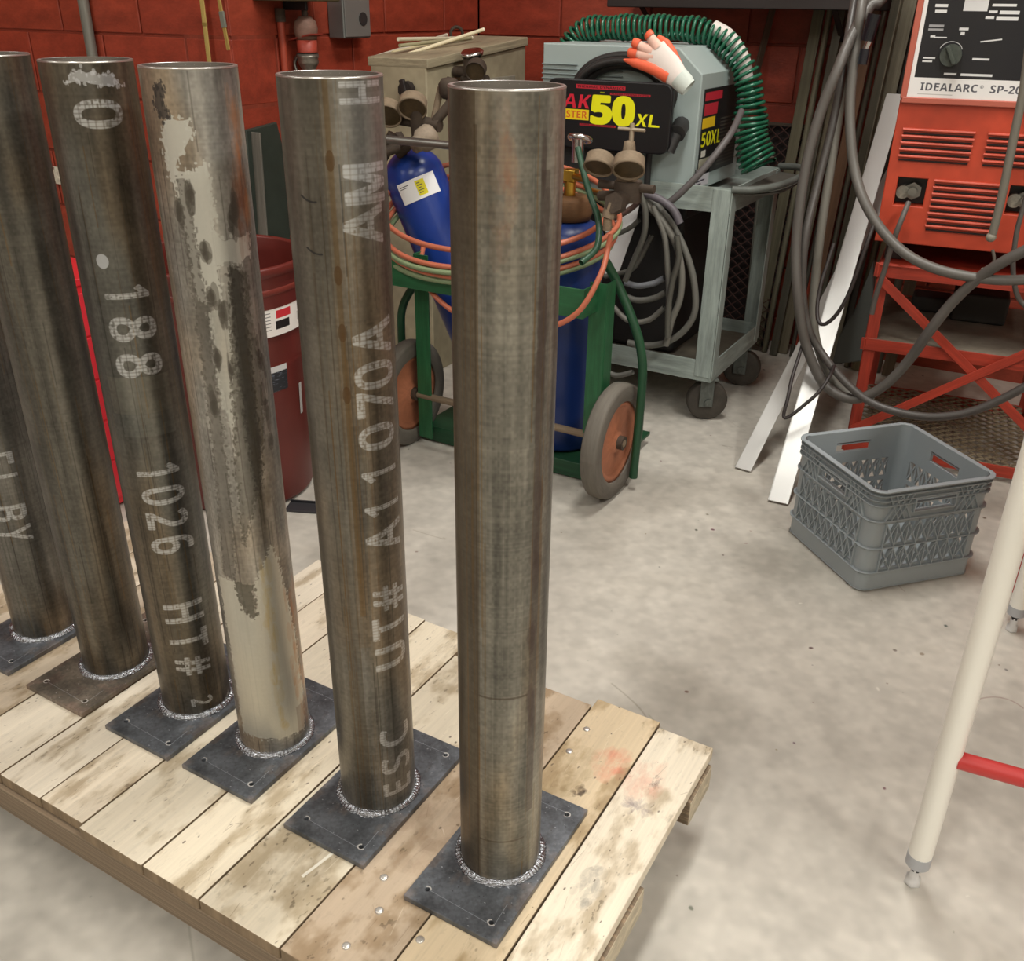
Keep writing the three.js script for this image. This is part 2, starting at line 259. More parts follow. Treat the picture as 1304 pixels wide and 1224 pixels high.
      for (const [t, h, rx, ry] of [[-18, .862, 10, 22], [-34, .845, 10, 30], [28, .83, 22, 48], [-9, .795, 12, 26], [-6, .742, 16, 12], [4, .72, 14, 14], [-12, .66, 8, 14], [4, .645, 9, 12], [36, .845, 10, 26], [30, .54, 8, 30], [-25, .60, 8, 40]]) smear(t, h, rx * .5, ry / 2048, 'rgba(84,78,72,.42)', 7);
      smear(50, .62, 16, .2, 'rgba(178,170,158,.2)', 30); smear(52, .60, 12, .16, 'rgba(50,42,38,.3)', 16); strip(x, W, H, 40, 62, .02, .075, 'rgba(90,66,52,.25)');
    } },
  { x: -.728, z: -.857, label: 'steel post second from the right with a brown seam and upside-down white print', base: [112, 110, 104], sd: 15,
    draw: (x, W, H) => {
      streaks(x, W, H, 50, -90, 90, darkS, 12); streaks(x, W, H, 60, -40, 20, rusty, 13);
      strip(x, W, H, -9, -3, .35, 1, 'rgba(100,72,34,.4)'); strip(x, W, H, -14, 2, .3, 1, 'rgba(120,92,50,.16)'); for (const h of [.92, .80, .735, .66]) { x.fillStyle = 'rgba(76,50,24,.5)'; x.beginPath(); x.ellipse(TX(W, -6), (1 - h) * H, 7, 22, 0, 0, 7); x.fill(); }
      x.strokeStyle = 'rgba(30,34,44,.7)'; x.lineWidth = 4; for (const [t, h] of [[-34, .88], [-32, .825]]) { x.beginPath(); x.moveTo(TX(W, t - 10), (1 - h - .004) * H); x.quadraticCurveTo(TX(W, t), (1 - h + .004) * H, TX(W, t + 10), (1 - h + .002) * H); x.stroke(); }
      strip(x, W, H, -95, -12, 0, 1, 'rgba(58,48,32,.26)'); strip(x, W, H, 4, 80, .90, .985, 'rgba(190,192,190,.16)');  // left of the seam: browner steel, with that side's shading painted into the tint
      stencil(x, W, H, [['H', 36, .985, 52, .03, 3], ['M', 36, .895, 54, .055, 3], ['A', 30, .852, 50, .05, 3], ['A', 34, .725, 54, .05, 3], ['0', 34, .68, 54, .048, 3], ['7', 34, .645, 54, .045, 3], ['0', 32, .602, 50, .048, 3], ['1', 32, .553, 50, .034, 3], ['1', 34, .505, 52, .034, 3], ['A', 34, .462, 54, .046, 3], ['#', 36, .370, 50, .048, 3], ['T', 34, .325, 52, .045, 3], ['U', 34, .276, 50, .05, 3], ['C', 32, .135, 48, .044, 3], ['S', 32, .085, 48, .044, 3], ['E', 32, .04, 48, .036, 3]]);
    } },
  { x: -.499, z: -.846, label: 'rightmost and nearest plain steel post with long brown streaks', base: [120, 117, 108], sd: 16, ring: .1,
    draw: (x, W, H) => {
      strip(x, W, H, -95, -31, 0, 1, 'rgba(58,44,28,.45)'); strip(x, W, H, -33, -29, 0, .97, 'rgba(62,46,28,.35)'); streaks(x, W, H, 60, -90, -20, rusty, 15); streaks(x, W, H, 26, -30, 30, paleS, 16);  // brown band on the left, deepened so its colour also darkens the shaded edge
      strip(x, W, H, 36, 48, .12, .93, 'rgba(70,58,52,.4)'); seed = 31; for (let i = 0; i < 46; i++) { x.fillStyle = 'rgba(74,60,54,.22)'; x.beginPath(); x.ellipse(TX(W, 37 + rnd() * 10), rnd() * H * .75, 4 + rnd() * 8, 14 + rnd() * 50, 0, 0, 7); x.fill(); }
      streaks(x, W, H, 40, 30, 90, rusty, 17); for (let i = 0; i < 20; i++) { x.fillStyle = 'rgba(190,104,66,.05)'; x.beginPath(); x.ellipse(TX(W, -10 + rnd() * 16), (.02 + rnd() * .13) * H, 6 + rnd() * 10, 14 + rnd() * 40, 0, 0, 7); x.fill(); }
      for (const h of [.075, .315]) strip(x, W, H, -30, 34, h, h + .003, 'rgba(58,44,28,.35)');
    } },
];
const plateTex = [0, 1].map(k => { const a = fbm(5, 8, 5, 400 + k), b = fbm(40, 70, 2, 420 + k);
  return canvasOf(512, 1024, (u, v) => { const n = .8 + .75 * (a(u, v) - .42) + .25 * (b(u, v) - .5), w = sst(.55, .7, a(u, 1 - v)); return k ? [118 * n + 6 * w, 108 * n, 96 * n] : [100 * n + 14 * w, 104 * n + 6 * w, 110 * n]; }, (x, W, H) => {
    seed = 61 + k; x.strokeStyle = 'rgba(200,205,215,.45)'; x.lineWidth = 3; x.beginPath(); x.moveTo(70, H - 95); x.lineTo(W - 60, H - 80); x.lineTo(W - 66, H - 230); x.moveTo(60, 90); x.lineTo(W - 60, 84); x.stroke();
    for (const [hx, hy] of [[-1, -1], [1, -1], [1, 1], [-1, 1]]) { x.strokeStyle = 'rgba(214,208,202,.75)'; x.lineWidth = 7; x.beginPath(); x.arc(W * (.5 + hx * .052 / .15), H * (.5 + hy * .11 / .27), 17, rnd() * 6, rnd() * 6 + 3); x.stroke(); }
    for (let i = 0; i < 170; i++) { const q = rnd(); x.fillStyle = q < .6 ? 'rgba(20,18,18,.4)' : 'rgba(210,212,216,.5)'; x.beginPath(); x.ellipse(rnd() * W, rnd() * H, 1 + rnd() * 4, 1 + rnd() * 3, 0, 0, 7); x.fill(); }
  }); });
const plateM = plateTex.map(m => M(0xffffff, .45, .15, { map: m }));
const weldM = M(0xa4a7ad, .26, .95, { bumpMap: pitBump, bumpScale: .002 }), rimM = M(0xd5d3cf, .3, .9), innerM = G(0x9a948c, .45, .8);
const rustEdge = M(0x6d4f3c, .7);
const plateGeo = (() => { // plate with four drilled corner holes; side faces get the second group
  const s = new THREE.Shape(); const a = .0741, b = .1342; s.moveTo(-a, -b); s.lineTo(a, -b); s.lineTo(a, b); s.lineTo(-a, b); s.closePath();
  for (const [x, y] of [[-1, -1], [1, -1], [1, 1], [-1, 1]]) { const h = new THREE.Path(); h.absarc(x * .052, y * .11, .0042, 0, Math.PI * 2, true); s.holes.push(h); }
  const g = new THREE.ExtrudeGeometry(s, { depth: .0079, bevelEnabled: true, bevelThickness: .0008, bevelSize: .0008, bevelSegments: 1, curveSegments: 6 }); g.rotateX(-Math.PI / 2); g.translate(0, .0008, 0);
  const P = g.attributes.position, U = g.attributes.uv; for (let i = 0; i < P.count; i++) U.setXY(i, P.getX(i) / .15 + .5, -P.getZ(i) / .27 + .5); return g;
})();
function weldGeo(sd) { // a lumpy fillet bead running round the foot of the tube
  const g = new THREE.TorusGeometry(PR + .0022, .0062, 12, 220), P = g.attributes.position; g.rotateX(Math.PI / 2); const n = fbm(23, 3, 3, sd);
  for (let i = 0; i < P.count; i++) { const x = P.getX(i), y = P.getY(i), z = P.getZ(i), a = Math.atan2(z, x), r = Math.hypot(x, z), k = .8 + .3 * Math.abs(Math.sin(a * 34 + 2 * (n(a / 6.2832 + .5, .7) - .5))) + .6 * (n(a / 6.2832 + .5, .3) - .4); const rr = PR + .0022 + (r - PR - .0022) * k; P.setXYZ(i, x / r * rr, y * k, z / r * rr); }
  g.computeVertexNormals(); return g;
}
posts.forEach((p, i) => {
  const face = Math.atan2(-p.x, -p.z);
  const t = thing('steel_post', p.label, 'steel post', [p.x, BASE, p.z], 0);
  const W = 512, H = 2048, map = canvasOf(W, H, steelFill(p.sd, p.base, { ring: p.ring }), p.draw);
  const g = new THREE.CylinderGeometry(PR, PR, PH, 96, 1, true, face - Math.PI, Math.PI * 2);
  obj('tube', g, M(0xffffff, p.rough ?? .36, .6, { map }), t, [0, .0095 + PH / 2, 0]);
  obj('lining', new THREE.CylinderGeometry(PR - .0048, PR - .0048, PH, 64, 1, true), new THREE.MeshStandardMaterial({ color: 0x9a948c, roughness: .45, metalness: .8, side: THREE.DoubleSide }), t, [0, .0095 + PH / 2, 0]);
  const rim = lat([[PR - .0048, -.003], [PR - .0046, .0002], [PR - .0008, .0003], [PR + .0002, -.0005], [PR + .0002, -.002]], 96);
  obj('rim', rim, rimM, t, [0, .0095 + PH, 0]);
  obj('base_plate', plateGeo, plateM[p.plate ?? 0], t);
  obj('weld_bead', weldGeo(40 + i), weldM, t, [0, .0098, 0]);
});

// ---------- grey milk crate ----------
{
  const t = thing('milk_crate', 'grey plastic milk crate with lattice sides and hand slots on the floor', 'crate', [-.239, 0, -2.312], -THREE.MathUtils.degToRad(43.1));
  const m = M(0x99a1a5, .42), S = .324, hS = S / 2, Ht = .275;
  const panel = () => {
    const s = new THREE.Shape(); const e = hS - .0265; s.moveTo(-e, .004); s.lineTo(e, .004); s.lineTo(e, Ht); s.lineTo(-e, Ht); s.closePath();
    const hole = pts => { const h = new THREE.Path(); h.setFromPoints(pts.map(p => new THREE.Vector2(...p))); h.closePath(); s.holes.push(h); };
    hole([[-.052, .215], [.052, .215], [.052, .243], [-.052, .243]]);
    const nx = 8, w = .246 / nx; // rows of triangles between crossing ribs
    for (const [y0, y1] of [[.06, .119], [.126, .186]]) for (let k = 0; k < nx; k++) {
      const x0 = -.123 + k * w, g = .0028, ym = (y0 + y1) / 2;
      hole([[x0 + g * 1.6, y0 + g], [x0 + w - g * 1.6, y0 + g], [x0 + w / 2, ym - g * 1.3]]);
      hole([[x0 + g * 1.6, y1 - g], [x0 + w / 2, ym + g * 1.3], [x0 + w - g * 1.6, y1 - g]]);
      hole([[x0 + g, y0 + g * 2.4], [x0 + w / 2 - g, ym], [x0 + g, y1 - g * 2.4]]);
      hole([[x0 + w - g, y0 + g * 2.4], [x0 + w - g, y1 - g * 2.4], [x0 + w / 2 + g, ym]]);
    }
    const L = [new THREE.ExtrudeGeometry(s, { depth: .004, bevelEnabled: false })];
    for (const y of [.262, .249, .236, .195, .122, .0555]) L.push(mv(rb(S - .053, .0028, .0085, .001), 0, y, .0075));
    L.push(mv(rb(S - .052, .004, .014, .0015), 0, Ht - .001, .0075)); L.push(mv(rb(.12, .003, .009, .001), 0, .2125, .008), mv(rb(.12, .003, .009, .001), 0, .246, .008));
    for (const sx of [-1, 1]) { L.push(mv(rb(.003, .034, .009, .001), sx * .057, .229, .008)); for (const k of [0, 1, 2]) for (const d of [-1, 1]) L.push(mv(rb(.0024, .075, .007, .001), sx * (.080 + k * .0165), .229, .0068, 0, 0, d * .5)); }
    for (let k = 0; k <= 8; k++) L.push(mv(rb(.0026, .13, .007, .001), -.123 + k * w, .121, .0068));
    for (let k = 0; k < 8; k++) for (const [y0, y1] of [[.06, .119], [.126, .186]]) for (const d of [-1, 1]) L.push(mv(rb(.0026, Math.hypot(w, y1 - y0), .0068, .001), -.123 + (k + .5) * w, (y0 + y1) / 2, .0066, 0, 0, d * Math.atan2(w, y1 - y0)));
    L.push(mv(rb(S - .053, .0025, .006, .001), 0, .0052, .003));
    return merge(L);
  };
  const pg = panel();
  for (let k = 0; k < 4; k++) { const a = k * Math.PI / 2; obj('side_panel', pg, m, t, [Math.sin(a) * (hS - .004), 0, Math.cos(a) * (hS - .004)], [0, a, 0]); }
  for (let k = 0; k < 4; k++) { // rounded corner shells with fins on the outside only
    const arc = (r0, r1, ya, yb) => { const pts = [[r0, ya], [r1, ya], [r1, yb], [r0, yb], [r0, ya]]; return new THREE.LatheGeometry(pts.map(p => new THREE.Vector2(...p)), 10, 0, Math.PI / 2); };
    const L = [arc(.0225, .0265, .004, Ht), arc(.026, .0375, Ht - .003, Ht + .001), arc(.026, .0285, .004, .0065)]; for (const y of [.262, .249, .236, .195, .122, .0555]) L.push(arc(.026, .0345, y - .0014, y + .0014));
    const a = k * Math.PI / 2, c = hS - .0265; obj('corner', L, m, t, [k === 0 || k === 1 ? c : -c, 0, k === 0 || k === 3 ? c : -c], [0, a, 0]); }
  const bl = [mv(rb(.3, .004, .3, .001), 0, .022, 0)]; obj('bottom', bl, m, t);
}

// ---------- white bench legs and red rails at the right ----------
{
  const t = thing('work_bench', 'white tubular bench leg with a red cross rail and screw foot at right', 'bench', [0, 0, 0]);
  const foot = m => mergeGeometries([lat([[0, 0], [.0125, 0], [.0135, .002], [.0125, .012], [.0085, .016], [.0085, .034], [0, .034]], 6).toNonIndexed()]);
  for (const [x, z] of [[.032, -1.259], [.104, -2.111], [.74, -1.33], [.8, -2.18]]) {
    const leg = obj('leg', rod([x, .045, z], [x, .84, z], .0182, 28), M(0xf6f4ec, .32), t);
    obj('sleeve', rod([x, .044, z], [x, .066, z], .0187, 28), M(0xb9bcc2, .4, .4), leg);
    obj('screw_thread', rod([x, .03, z], [x, .046, z], .008, 12), mat.black, leg);
    obj('leveling_foot', foot(), M(0xdedede, .35, .2), leg, [x, 0, z]);
  }
  const redM = M(0xc23a38, .4);
  obj('cross_rail', rod([.045, .268, -1.259], [.74, .268, -1.33], .0135, 20), redM, t);
  obj('cross_rail', rod([.11, .268, -2.111], [.79, .268, -2.18], .0135, 20), redM, t);
  obj('upright_post', rod([.084, .08, -2.15], [.084, .84, -2.15], .012, 20), redM, t);
  obj('top_rail', [rod([.032, .83, -1.259], [.104, .83, -2.111], .0135, 16), rod([.032, .83, -1.259], [.74, .83, -1.33], .0135, 16), rod([.74, .83, -1.33], [.8, .83, -2.18], .0135, 16)], redM, t);
  obj('bench_top', rb(.86, .03, 1.1, .005), M(0x6f6c66, .5, .5), t, [.475, .858, -1.72]);
}

// ---------- green torch cart with its cylinders, hoses and gauges ----------
{
  const t = thing('torch_cart', 'green welding bottle cart with two orange-hubbed rubber wheels', 'hand cart', [0, 0, 0]);
  const wheel = (x, side) => {
    const R = .168, w = obj('wheel', (() => { const g = lat([[.118, -.021], [.13, -.026], [.158, -.025], [.166, -.018], [R, 0], [.166, .018], [.158, .025], [.13, .026], [.118, .021], [.118, -.021]], 56); const P = g.attributes.position; for (let i = 0; i < P.count; i++) { const y = P.getY(i), r = Math.hypot(P.getX(i), P.getZ(i)); if (r > .16) { const a = Math.atan2(P.getZ(i), P.getX(i)); const k = 1 + .006 * Math.sin(a * 56); P.setX(i, P.getX(i) * k); P.setZ(i, P.getZ(i) * k); } } g.computeVertexNormals(); return g.rotateZ(Math.PI / 2); })(), G(0x77716a, .8), t, [x, R, -2.24]);
    obj('disc', lat([[0, .018], [.028, .018], [.034, .008], [.095, .004], [.104, .014], [.119, .016], [.119, -.016], [.104, -.014], [.095, -.004], [.034, -.008], [.028, -.018], [0, -.018]], 48).rotateZ(Math.PI / 2), G(0xbf7a5c, .6), w);
    obj('hub', rod([-.034, 0, 0], [.034, 0, 0], .02, 16), mat.dustyDark, w);
  };
  wheel(-.965, 1); wheel(-1.668, -1);
  obj('axle', rod([-1.70, .168, -2.24], [-.93, .168, -2.24], .011, 14), mat.dusty, t);
  for (const [x, y0] of [[-1.605, .03], [-1.032, .03]]) { const L = [mv(rb(.05, .58, .006, .001), x, y0 + .29, -2.235), mv(rb(.006, .58, .05, .001), x + (x > -1.3 ? .024 : -.024), y0 + .29, -2.26)]; obj('post', L, mat.green, t); }
  obj('tray_band', [mv(rb(.77, .078, .006, .002), -1.417, .572, -2.15), mv(rb(.006, .078, .1, .002), -1.035, .572, -2.2), mv(rb(.006, .078, .1, .002), -1.80, .572, -2.2), mv(rb(.77, .006, .1, .002), -1.417, .536, -2.2)], mat.green, t);
  obj('base_plate', [mv(rb(.66, .012, .36, .003), -1.335, .035, -2.45), mv(rb(.66, .05, .006, .002), -1.335, .03, -2.272)], mat.greenDark, t);
  for (const x of [-1.05, -1.62]) { const d = x > -1.3 ? 1 : -1; obj('stand_leg', tube([[x + .01, d > 0 ? .66 : .57, -2.28], [x + .03 * d + .01, d > 0 ? .6 : .55, -2.3], [x + .075 * d + .02, .5, -2.3], [x + .115 * d + .01, .42, -2.3], [x + .125 * d + .01, .32, -2.3], [x + .12 * d + .01, .04, -2.3]], .0125, 40, 12), mat.greenDark, t); }
  obj('upright', rod([-1.79, .58, -2.25], [-1.79, .915, -2.25], .0125), mat.greenDark, t); obj('upright', rod([-1.27, .58, -2.25], [-1.27, .915, -2.25], .0125), mat.greenDark, t);
  obj('handle_bar', rod([-1.80, .917, -2.25], [-1.26, .917, -2.25], .0115, 16), mat.steelBar, t);
  
}
{ // tall oxygen bottle leaning in the cart
  const a = onZ(525, 218, -2.42), b = V(-1.418, .045, -2.475);
  const t = thing('oxygen_cylinder', 'blue gas cylinder with rounded top and white label leaning in the green cart', 'gas cylinder', [b.x, b.y, b.z]);
  const dir = a.clone().sub(b).normalize(), L = a.distanceTo(b) - .02; t.quaternion.setFromUnitVectors(V(0, 1, 0), dir);
  const R = .092;
  const pts = [[0, 0], [R - .01, 0], [R, .012], [R, L]]; for (let k = 1; k <= 10; k++) { const q = k / 10 * Math.PI / 2; pts.push([Math.max(.026, R * Math.cos(q)), L + R * .95 * Math.sin(q)]); }
  obj('body', lat(pts, 48), mat.blue, t);
  obj('neck', lat([[.027, L + .08], [.027, L + .105], [.02, L + .108], [.016, L + .135], [0, L + .14]], 24), mat.dustyDark, t);
  const lab = canvasOf(256, 128, null, (x, w, h) => { x.fillStyle = '#f2f2f2'; x.fillRect(0, 0, w, h); x.fillStyle = '#e8dc1e'; x.fillRect(118, 18, 58, 92); x.fillStyle = '#55564a'; for (let i = 0; i < 5; i++) x.fillRect(126, 30 + i * 15, 20 + (i * 13) % 24, 5); x.fillStyle = '#555'; x.fillRect(14, 22, 62, 5); x.fillRect(14, 34, 50, 4); });
  obj('paper_label', new THREE.CylinderGeometry(R + .0007, R + .0007, .062, 24, 1, true, -.05, 1.35), M(0xffffff, .5, 0, { map: lab }), t, [0, L - .035, 0]);
}
{
  const t = thing('acetylene_cylinder', 'short dark blue gas cylinder behind the right post of the green cart', 'gas cylinder', [-1.222, .042, -2.42]);
  const pts = [[0, 0], [.095, 0], [.102, .012], [.102, .63]]; for (let k = 1; k <= 8; k++) { const q = k / 8 * Math.PI / 2; pts.push([.045 + .057 * Math.cos(q), .63 + .05 * Math.sin(q)]); }
  obj('body', lat([...pts, [0, .68]], 40), mat.blueDeep, t);
  obj('collar', lat([[.046, .68], [.06, .682], [.066, .70], [.064, .735], [.052, .745], [0, .747]], 24), G(0x6b4a2c, .8), t);
  obj('valve', [mv(cyl(.017, .07, 8), 0, .78, 0), mv(rb(.04, .034, .034, .004), .0, .80, 0), rod([0, .80, 0], [.06, .80, .03], .01)], mat.brass, t);
  obj('valve_wheel', [mv(new THREE.TorusGeometry(.028, .007, 10, 24), .035, .90, .02, 1.2), mv(cyl(.016, .06, 14), .03, .87, .02)], mat.chrome, t);
}
// gauge: a shallow drum with a lens, axis along its local +y
function gauge(parent, p, aim, r, m = mat.dusty) {
  const g = obj('gauge', lat([[0, -.018], [r * .8, -.018], [r, -.012], [r, .012], [r * 1.05, .014], [r * 1.05, .02], [r * .94, .02], [r * .94, .014]], 30), m, parent);
  g.position.copy(p); g.quaternion.setFromUnitVectors(V(0, 1, 0), aim.clone().normalize());
  obj('dial', mv(cyl(r * .95, .003, 30), 0, .0135, 0), G(0x584934, .35), g); return g;
}
{
  const o = onZ(800, 238, -2.26), t = thing('gas_regulator', 'dusty twin-gauge regulator with a T handle in front of the black panel', 'regulator', [o.x, o.y, o.z]);
  obj('bonnet', lat([[.026, 0], [.026, .03], [.022, .04], [.016, .075], [.013, .096], [0, .1]], 24), mat.dusty, t, [-.004, .012, 0]);
  obj('adjusting_screw', [mv(cyl(.006, .05, 10), 0, .125, 0), mv(rod([-.036, 0, 0], [.036, 0, .004], .0042, 10), 0, .136, 0)], M(0xb5a893, .5, .5), t);
  obj('body', [mv(cyl(.035, .05, 20), 0, -.01, 0), rod([0, -.02, 0], [.0, -.03, .075], .02, 12), rod([-.08, .0, .0], [.07, .0, .0], .011, 12), mv(cyl(.026, .03, 6), 0, -.03, .07, 1.3), rod([0, -.02, 0], [-.09, -.035, -.03], .013)], mat.dustyDark, t);
  gauge(t, V(.018, .062, .045), V(.25, -.72, .64), .038); gauge(t, V(-.068, .058, .03), V(.1, -.76, .64), .036);
  obj('inlet_tube', tube([V(-.08, -.03, -.03), V(-.15, -.03, -.08), V(-1.162, .842, -2.392).sub(o)], .008, 20, 10), mat.brass, t);
  obj('hose_fitting', [rod([-.01, -.03, .07], [-.015, -.066, .08], .017, 6), mv(cyl(.011, .03, 12), -.015, -.08, .08)], mat.dusty, t);
}
{
  const o = onZ(527, 148, -2.36), t = thing('gas_regulator', 'dusty twin-gauge regulator facing down above the blue leaning cylinder', 'regulator', [o.x, o.y, o.z]);
  gauge(t, V(.02, .035, .03), V(.35, -.62, .7), .040); gauge(t, V(-.06, .012, .04), V(.3, -.62, .72), .040);
  obj('body', [rod([-.05, -.01, 0], [.09, -.02, 0], .018), rod([.02, .02, .01], [.02, -.06, .0], .024), rod([.075, -.01, .0], [.12, .05, -.03], .014), rod([.02, -.05, 0], [-.06, -.11, 0], .014)], mat.dustyDark, t);
  obj('bonnet', lat([[0, 0], [.022, 0], [.024, .02], [.034, .03], [.036, .06], [.03, .07], [0, .072]], 24), G(0xa09080, .7), t, [.05, -.07, .075], [-1.15, 0, -.35]);
  obj('hose_fitting', [rod([-.05, -.05, .03], [-.085, -.115, .05], .02, 8), rod([-.02, -.08, .05], [-.05, -.095, .09], .016, 6)], mat.dustyDark, t);
}
{
  const o = onZ(572, 112, -2.5), t = thing('cutting_torch', 'brown torch head hanging beside the regulators before the tan cabinet', 'torch', [o.x, o.y, o.z]);
  obj('head', lat([[0, -.03], [.02, -.03], [.03, -.015], [.032, .01], [.022, .026], [0, .03]], 20), mat.dustyDark, t);
  obj('lead', tube([V(.03, -.16, .02), V(.06, -.24, .06), V(-1.52, .72, -2.3).sub(o)], .007, 30, 8), mat.rubber, t);
  obj('tubes', [rod([-.03, 0, 0], [-.04, -.1, .03], .01), rod([0, -.02, 0], [.03, -.16, .02], .012)], mat.dusty, t);
}
{
  const o = onX(601, 92, -1.885), t = thing('gas_regulator', 'chrome-capped dark regulator against the grey side of the tan cabinet', 'regulator', [o.x, o.y, o.z]); t.scale.setScalar(1.12);
  obj('mount', rod([0, 0, 0], [-.062, 0, 0], .016, 12), mat.dustyDark, t);
  obj('cap', lat([[0, .008], [.03, .006], [.036, 0], [.034, -.008], [0, -.01]], 28), mat.chrome, t, [0, .055, 0], [.25, 0, 0]);
  obj('body', [mv(cyl(.026, .06, 18), 0, .02, 0), rod([-.03, -.02, 0], [.06, -.02, .01], .016)], mat.dustyDark, t);
  gauge(t, V(.038, .012, .035), V(.3, -.4, .85), .03, mat.dustyDark); gauge(t, V(-.07, -.045, .03), V(.3, -.5, .8), .03, mat.dustyDark);
}
{ // rod stub wire bundle on the cabinet, tip
  const cols = ['orange', 'green'];
  const loop = (cx, cy, cz, rx, rz, tilt, roll, m, r, name, label) => { const pts = []; for (let k = 0; k < 40; k++) { const a = k / 40 * Math.PI * 2; const w = 1 + .03 * Math.sin(a * 3 + cy * 40); pts.push(V(cx + rx * w * Math.cos(a), cy - tilt * Math.sin(a) + roll * Math.cos(a) + .008 * Math.sin(2 * a + cx * 9), cz + rz * w * Math.sin(a))); } return tube(pts, r, 140, 8, true); };
  const hO = M(0xbb6a50, .42), hG = M(0x82936f, .45);
  const cz = -2.36;
  const o = thing('gas_hose', 'orange rubber hose looped round the gas cylinders on the green cart', 'hose', [0, 0, 0]);
  obj('loop', loop(-1.43, .752, cz, .355, .24, .085, -.005, hO, .0075), hO, o); obj('loop', loop(-1.432, .712, cz, .368, .25, .088, .0, hO, .0075), hO, o); obj('loop', loop(-1.436, .688, cz, .36, .245, .092, -.01, hO, .0075), hO, o);
  obj('hanging_bight', tube([[-1.0, .74, -2.22], [-.985, .66, -2.14], [-1.03, .56, -2.1], [-1.14, .50, -2.1], [-1.3, .47, -2.12], [-1.46, .5, -2.15], [-1.58, .56, -2.2], [-1.64, .62, -2.3]], .0075, 80, 8), hO, o);
  const g = thing('gas_hose', 'green rubber hose lying with the orange one round the gas cylinders', 'hose', [0, 0, 0]);
  obj('loop', loop(-1.43, .697, cz, .364, .255, .087, .003, hG, .0075), hG, g); obj('loop', loop(-1.436, .672, cz, .355, .24, .094, -.004, hG, .0075), hG, g);
  obj('lead', tube([onZ(736, 188, -2.32), onZ(742, 215, -2.3), onZ(752, 250, -2.28), onZ(762, 280, -2.25), onZ(760, 315, -2.2), onZ(740, 335, -2.14)], .0085, 50, 8), M(0x2c4f3b, .4), g);
}

// ---------- grey utility cart and what stands on it ----------
{
  const x0 = -1.66, x1 = -.9, z0 = -3.36, z1 = -2.86;
  const t = thing('utility_cart', 'grey steel two-shelf utility cart on rubber casters by the wall', 'utility cart', [0, 0, 0]);
  const shelf = (name, y, h) => obj(name, [mv(rb(x1 - x0, .006, z1 - z0, .001), (x0 + x1) / 2, y + h - .05, (z0 + z1) / 2), mv(rb(x1 - x0, h, .005, .001), (x0 + x1) / 2, y + h / 2, z1), mv(rb(x1 - x0, h, .005, .001), (x0 + x1) / 2, y + h / 2, z0), mv(rb(.005, h, z1 - z0, .001), x1, y + h / 2, (z0 + z1) / 2), mv(rb(.005, h, z1 - z0, .001), x0, y + h / 2, (z0 + z1) / 2)], mat.cart, t);
  shelf('bottom_shelf', .155, .07); shelf('top_shelf', .70, .075);
  obj('shelf_liner', mv(rb(x1 - x0 - .02, .003, z1 - z0 - .02, .001), (x0 + x1) / 2, .181, (z0 + z1) / 2), G(0x7a7468, .8), t);
  for (const [x, z] of [[x1, z1], [x1, z0], [x0, z1], [x0, z0]]) { const sx = x === x1 ? -1 : 1, sz = z === z1 ? -1 : 1;
    obj('leg', [mv(rb(.056, .60, .004, .001), x + sx * .028, .47, z - sz * .003), mv(rb(.004, .60, .045, .001), x - sx * .003, .47, z + sz * .02)], mat.cart, t); }
  for (const [x, z, turn] of [[-.935, -2.92, .5], [-.935, -3.3, .2], [-1.6, -2.92, .3], [-1.6, -3.3, 0]]) {
    const c = obj('caster', [mv(rb(.075, .006, .075, .001), 0, .15, 0), mv(rb(.046, .1, .005, .002), .004, .1, -.026), mv(rb(.046, .1, .005, .002), .004, .1, .026), rod([.01, .0685, -.034], [.01, .0685, .034], .012, 10)], mat.cartDark, t, [x, 0, z], [0, turn, 0]);
    obj('wheel', mv(lat([[.0, -.018], [.03, -.018], [.034, -.02], [.062, -.02], [.0685, -.012], [.0685, .012], [.062, .02], [.034, .02], [.03, .018], [0, .018]], 32), 0, 0, 0, Math.PI / 2), G(0x4a443e, .7), c, [.01, .0685, 0]);
  }
  obj('end_handle', tube([[x1, .772, z1], [x1 + .07, .775, z1 - .03], [x1 + .12, .782, z1 - .14], [x1 + .125, .785, z0 + .13], [x1 + .07, .785, z0 + .03], [x1, .78, z0]], .011, 50, 10), mat.cartDark, t);
  obj('end_tray', (() => { const s = new THREE.Shape(); s.moveTo(0, 0); s.quadraticCurveTo(.11, .02, .12, .14); s.lineTo(.12, .36); s.quadraticCurveTo(.1, .48, 0, .5); s.closePath(); const g = new THREE.ExtrudeGeometry(s, { depth: .005, bevelEnabled: false }); g.rotateX(-Math.PI / 2); return g.translate(x1, .757, z1); })(), G(0x57544e, .8), t);
}
